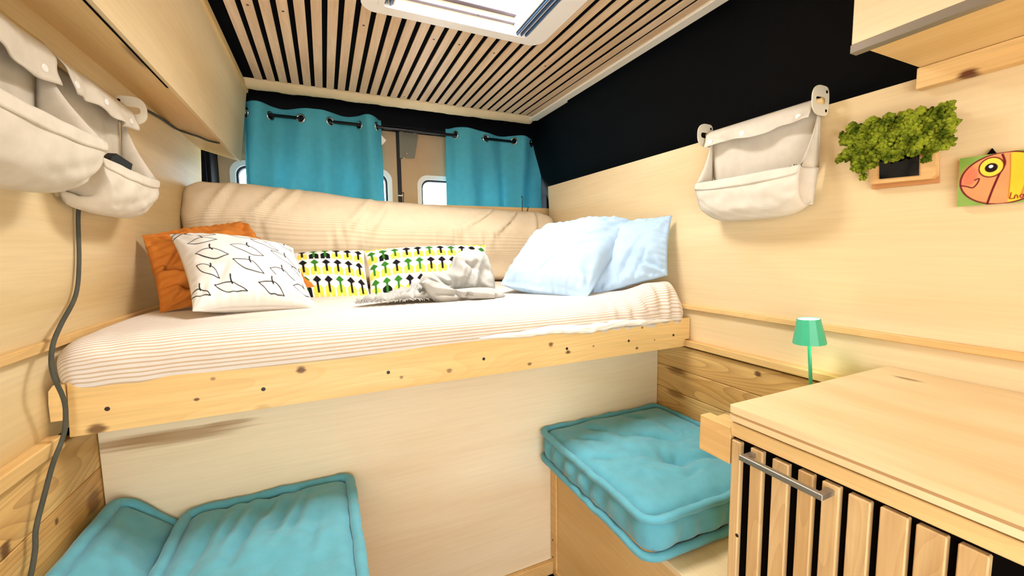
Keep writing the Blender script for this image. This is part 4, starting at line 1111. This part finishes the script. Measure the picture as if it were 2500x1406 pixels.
def box_cushion(label, half, Mx, seed, tufts, n=(64, 64, 16), group=None, pipe=0.011, wrk=1.0, creases=()):
    V, F = rounded_box_pts(half, (half[2]*.75, half[2]*.75, half[2]*.7), n)
    def deform(p):
        p = p.copy(); u, v = p.x/half[0], p.y/half[1]; w = p.z/half[2]
        if w > 0:
            e = max(0, 1-u**4)*max(0, 1-v**4)
            p.z += w*(0.014*e+wrk*e*(0.015*n3(p.x*8+seed, p.y*8, seed)+0.005*n3(p.x*26+seed, p.y*26, seed)))
            for tx, ty, am, wd in tufts:
                dx, dy = u-tx, v-ty; r = math.hypot(dx*half[0], dy*half[1]); an = math.atan2(dy, dx)
                p.z -= w*am*math.exp(-(r/wd)**2)*(1+.25*math.sin(an*5+seed))
            for (x0, y0, x1, y1, am, wd) in creases:
                dx, dy = (x1-x0)*half[0], (y1-y0)*half[1]; L2 = dx*dx+dy*dy
                tt = max(0, min(1, ((u-x0)*half[0]*dx+(v-y0)*half[1]*dy)/L2)); dd = math.hypot((u-x0)*half[0]-tt*dx, (v-y0)*half[1]-tt*dy)
                p.z -= w*am*math.exp(-(dd/wd)**2)*math.sin(math.pi*min(.95, max(.12, tt)))
        s_ = max(abs(u), abs(v))
        if s_ > .93 and abs(w) < .8:
            k = wrk*(0.012*n3(p.x*17+seed, p.y*17, p.z*7)+0.005*math.sin((p.x+p.y)*85+seed+4*n3(p.x*6, p.y*6, 1)))*(1-abs(w))
            if abs(u) > abs(v)-.0: p.x += math.copysign(k+.008*(1-w*w), u)
            if abs(v) > .93: p.y += math.copysign(k+.008*(1-w*w), v)
        return p
    wob = lambda p: 0.004*n3(p.x*11+seed, p.y*11, seed+2)
    o = mk('floor_cushion', [Mx @ deform(p) for p in V], F, M['cushion'], None, True)
    tag(o, label, 'cushion', group)
    for zz in (0.86, -0.86):
        loop = []
        rc = 0.035
        for q in rrect(-half[0]-.004, -half[1]-.004, half[0]+.004, half[1]+.004, rc, 6): loop.append(Vector((q[0], q[1], zz*half[2])))
        dense = []
        for a, b in zip(loop, loop[1:]+[loop[0]]):
            m_ = max(1, int((b-a).length/0.012))
            for k in range(m_): dense.append(a.lerp(b, k/m_))
        path = []
        for p in dense:
            q = p.copy(); q.z += wob(p)*1.2+(.003*n3(p.x*30, p.y*30, seed)); q.x += wob(p+Vector((3, 1, 0))); q.y += wob(p+Vector((1, 5, 0))); path.append(Mx @ q)
        rad = [pipe*(1+.10*n3(p.x*40, p.y*40, p.z*40)) for p in path]
        tube('piping', path, rad, M['cushion'], o, 8, True)
    return o
# bench cushion on the right
Mx = Matrix.Translation((0.955, 0.985, BZ+0.066)) @ Matrix.Rotation(math.radians(-1.0), 4, 'Z')
box_cushion('thick teal mattress cushion with rolled piping, beside the slatted kitchen cabinet', (0.272, 0.278, 0.056), Mx, 5, ((-.02, -.32, .040, .045), (.55, .1, .014, .06)), (72, 72, 16), None, 0.011, 1.0,
    ((-.75, .55, -.45, .30, .016, .012), (-.50, .75, -.30, .45, .016, .010), (-.2, .35, .5, -.05, .022, .014), (0, -.35, .8, -.62, .020, .016), (-.25, -.7, .05, -.62, .014, .012), (-.9, .1, -.55, -.1, .012, .012), (.2, .85, .35, .5, .014, .014), (-.05, -.3, -.5, -.1, .010, .018)))
# left bench
Mx = Matrix.Translation((-0.158, 0.975, BZ+0.062)) @ Matrix.Rotation(math.radians(0.5), 4, 'Z')
box_cushion('teal cushion with rolled piping lying flat along the left bench edge', (0.192, 0.288, 0.050), Mx, 12, (), (60, 84, 14), 'cushions on the left bench', 0.0135, 1.0,
    ((-.55, .97, -.75, -.2, .020, .014), (-.05, .97, -.35, -.1, .022, .013), (.25, .9, .05, .2, .022, .016), (.45, .8, .2, .1, .014, .011), (-.3, .95, -.5, .2, .016, .011), (.05, .95, -.08, .5, .014, .010), (.6, .6, .45, -.2, .012, .014)))
Mx = Matrix.Translation((-0.447, 0.975, 0.562)) @ Matrix.Rotation(math.radians(42.0), 4, 'Y')
box_cushion('teal cushion propped up against the pine planks of the left wall', (0.078, 0.285, 0.034), Mx, 23, (), (30, 84, 12), 'cushions on the left bench', 0.0135, 1.0,
    ((-.2, .8, -.4, .2, .006, .014),))
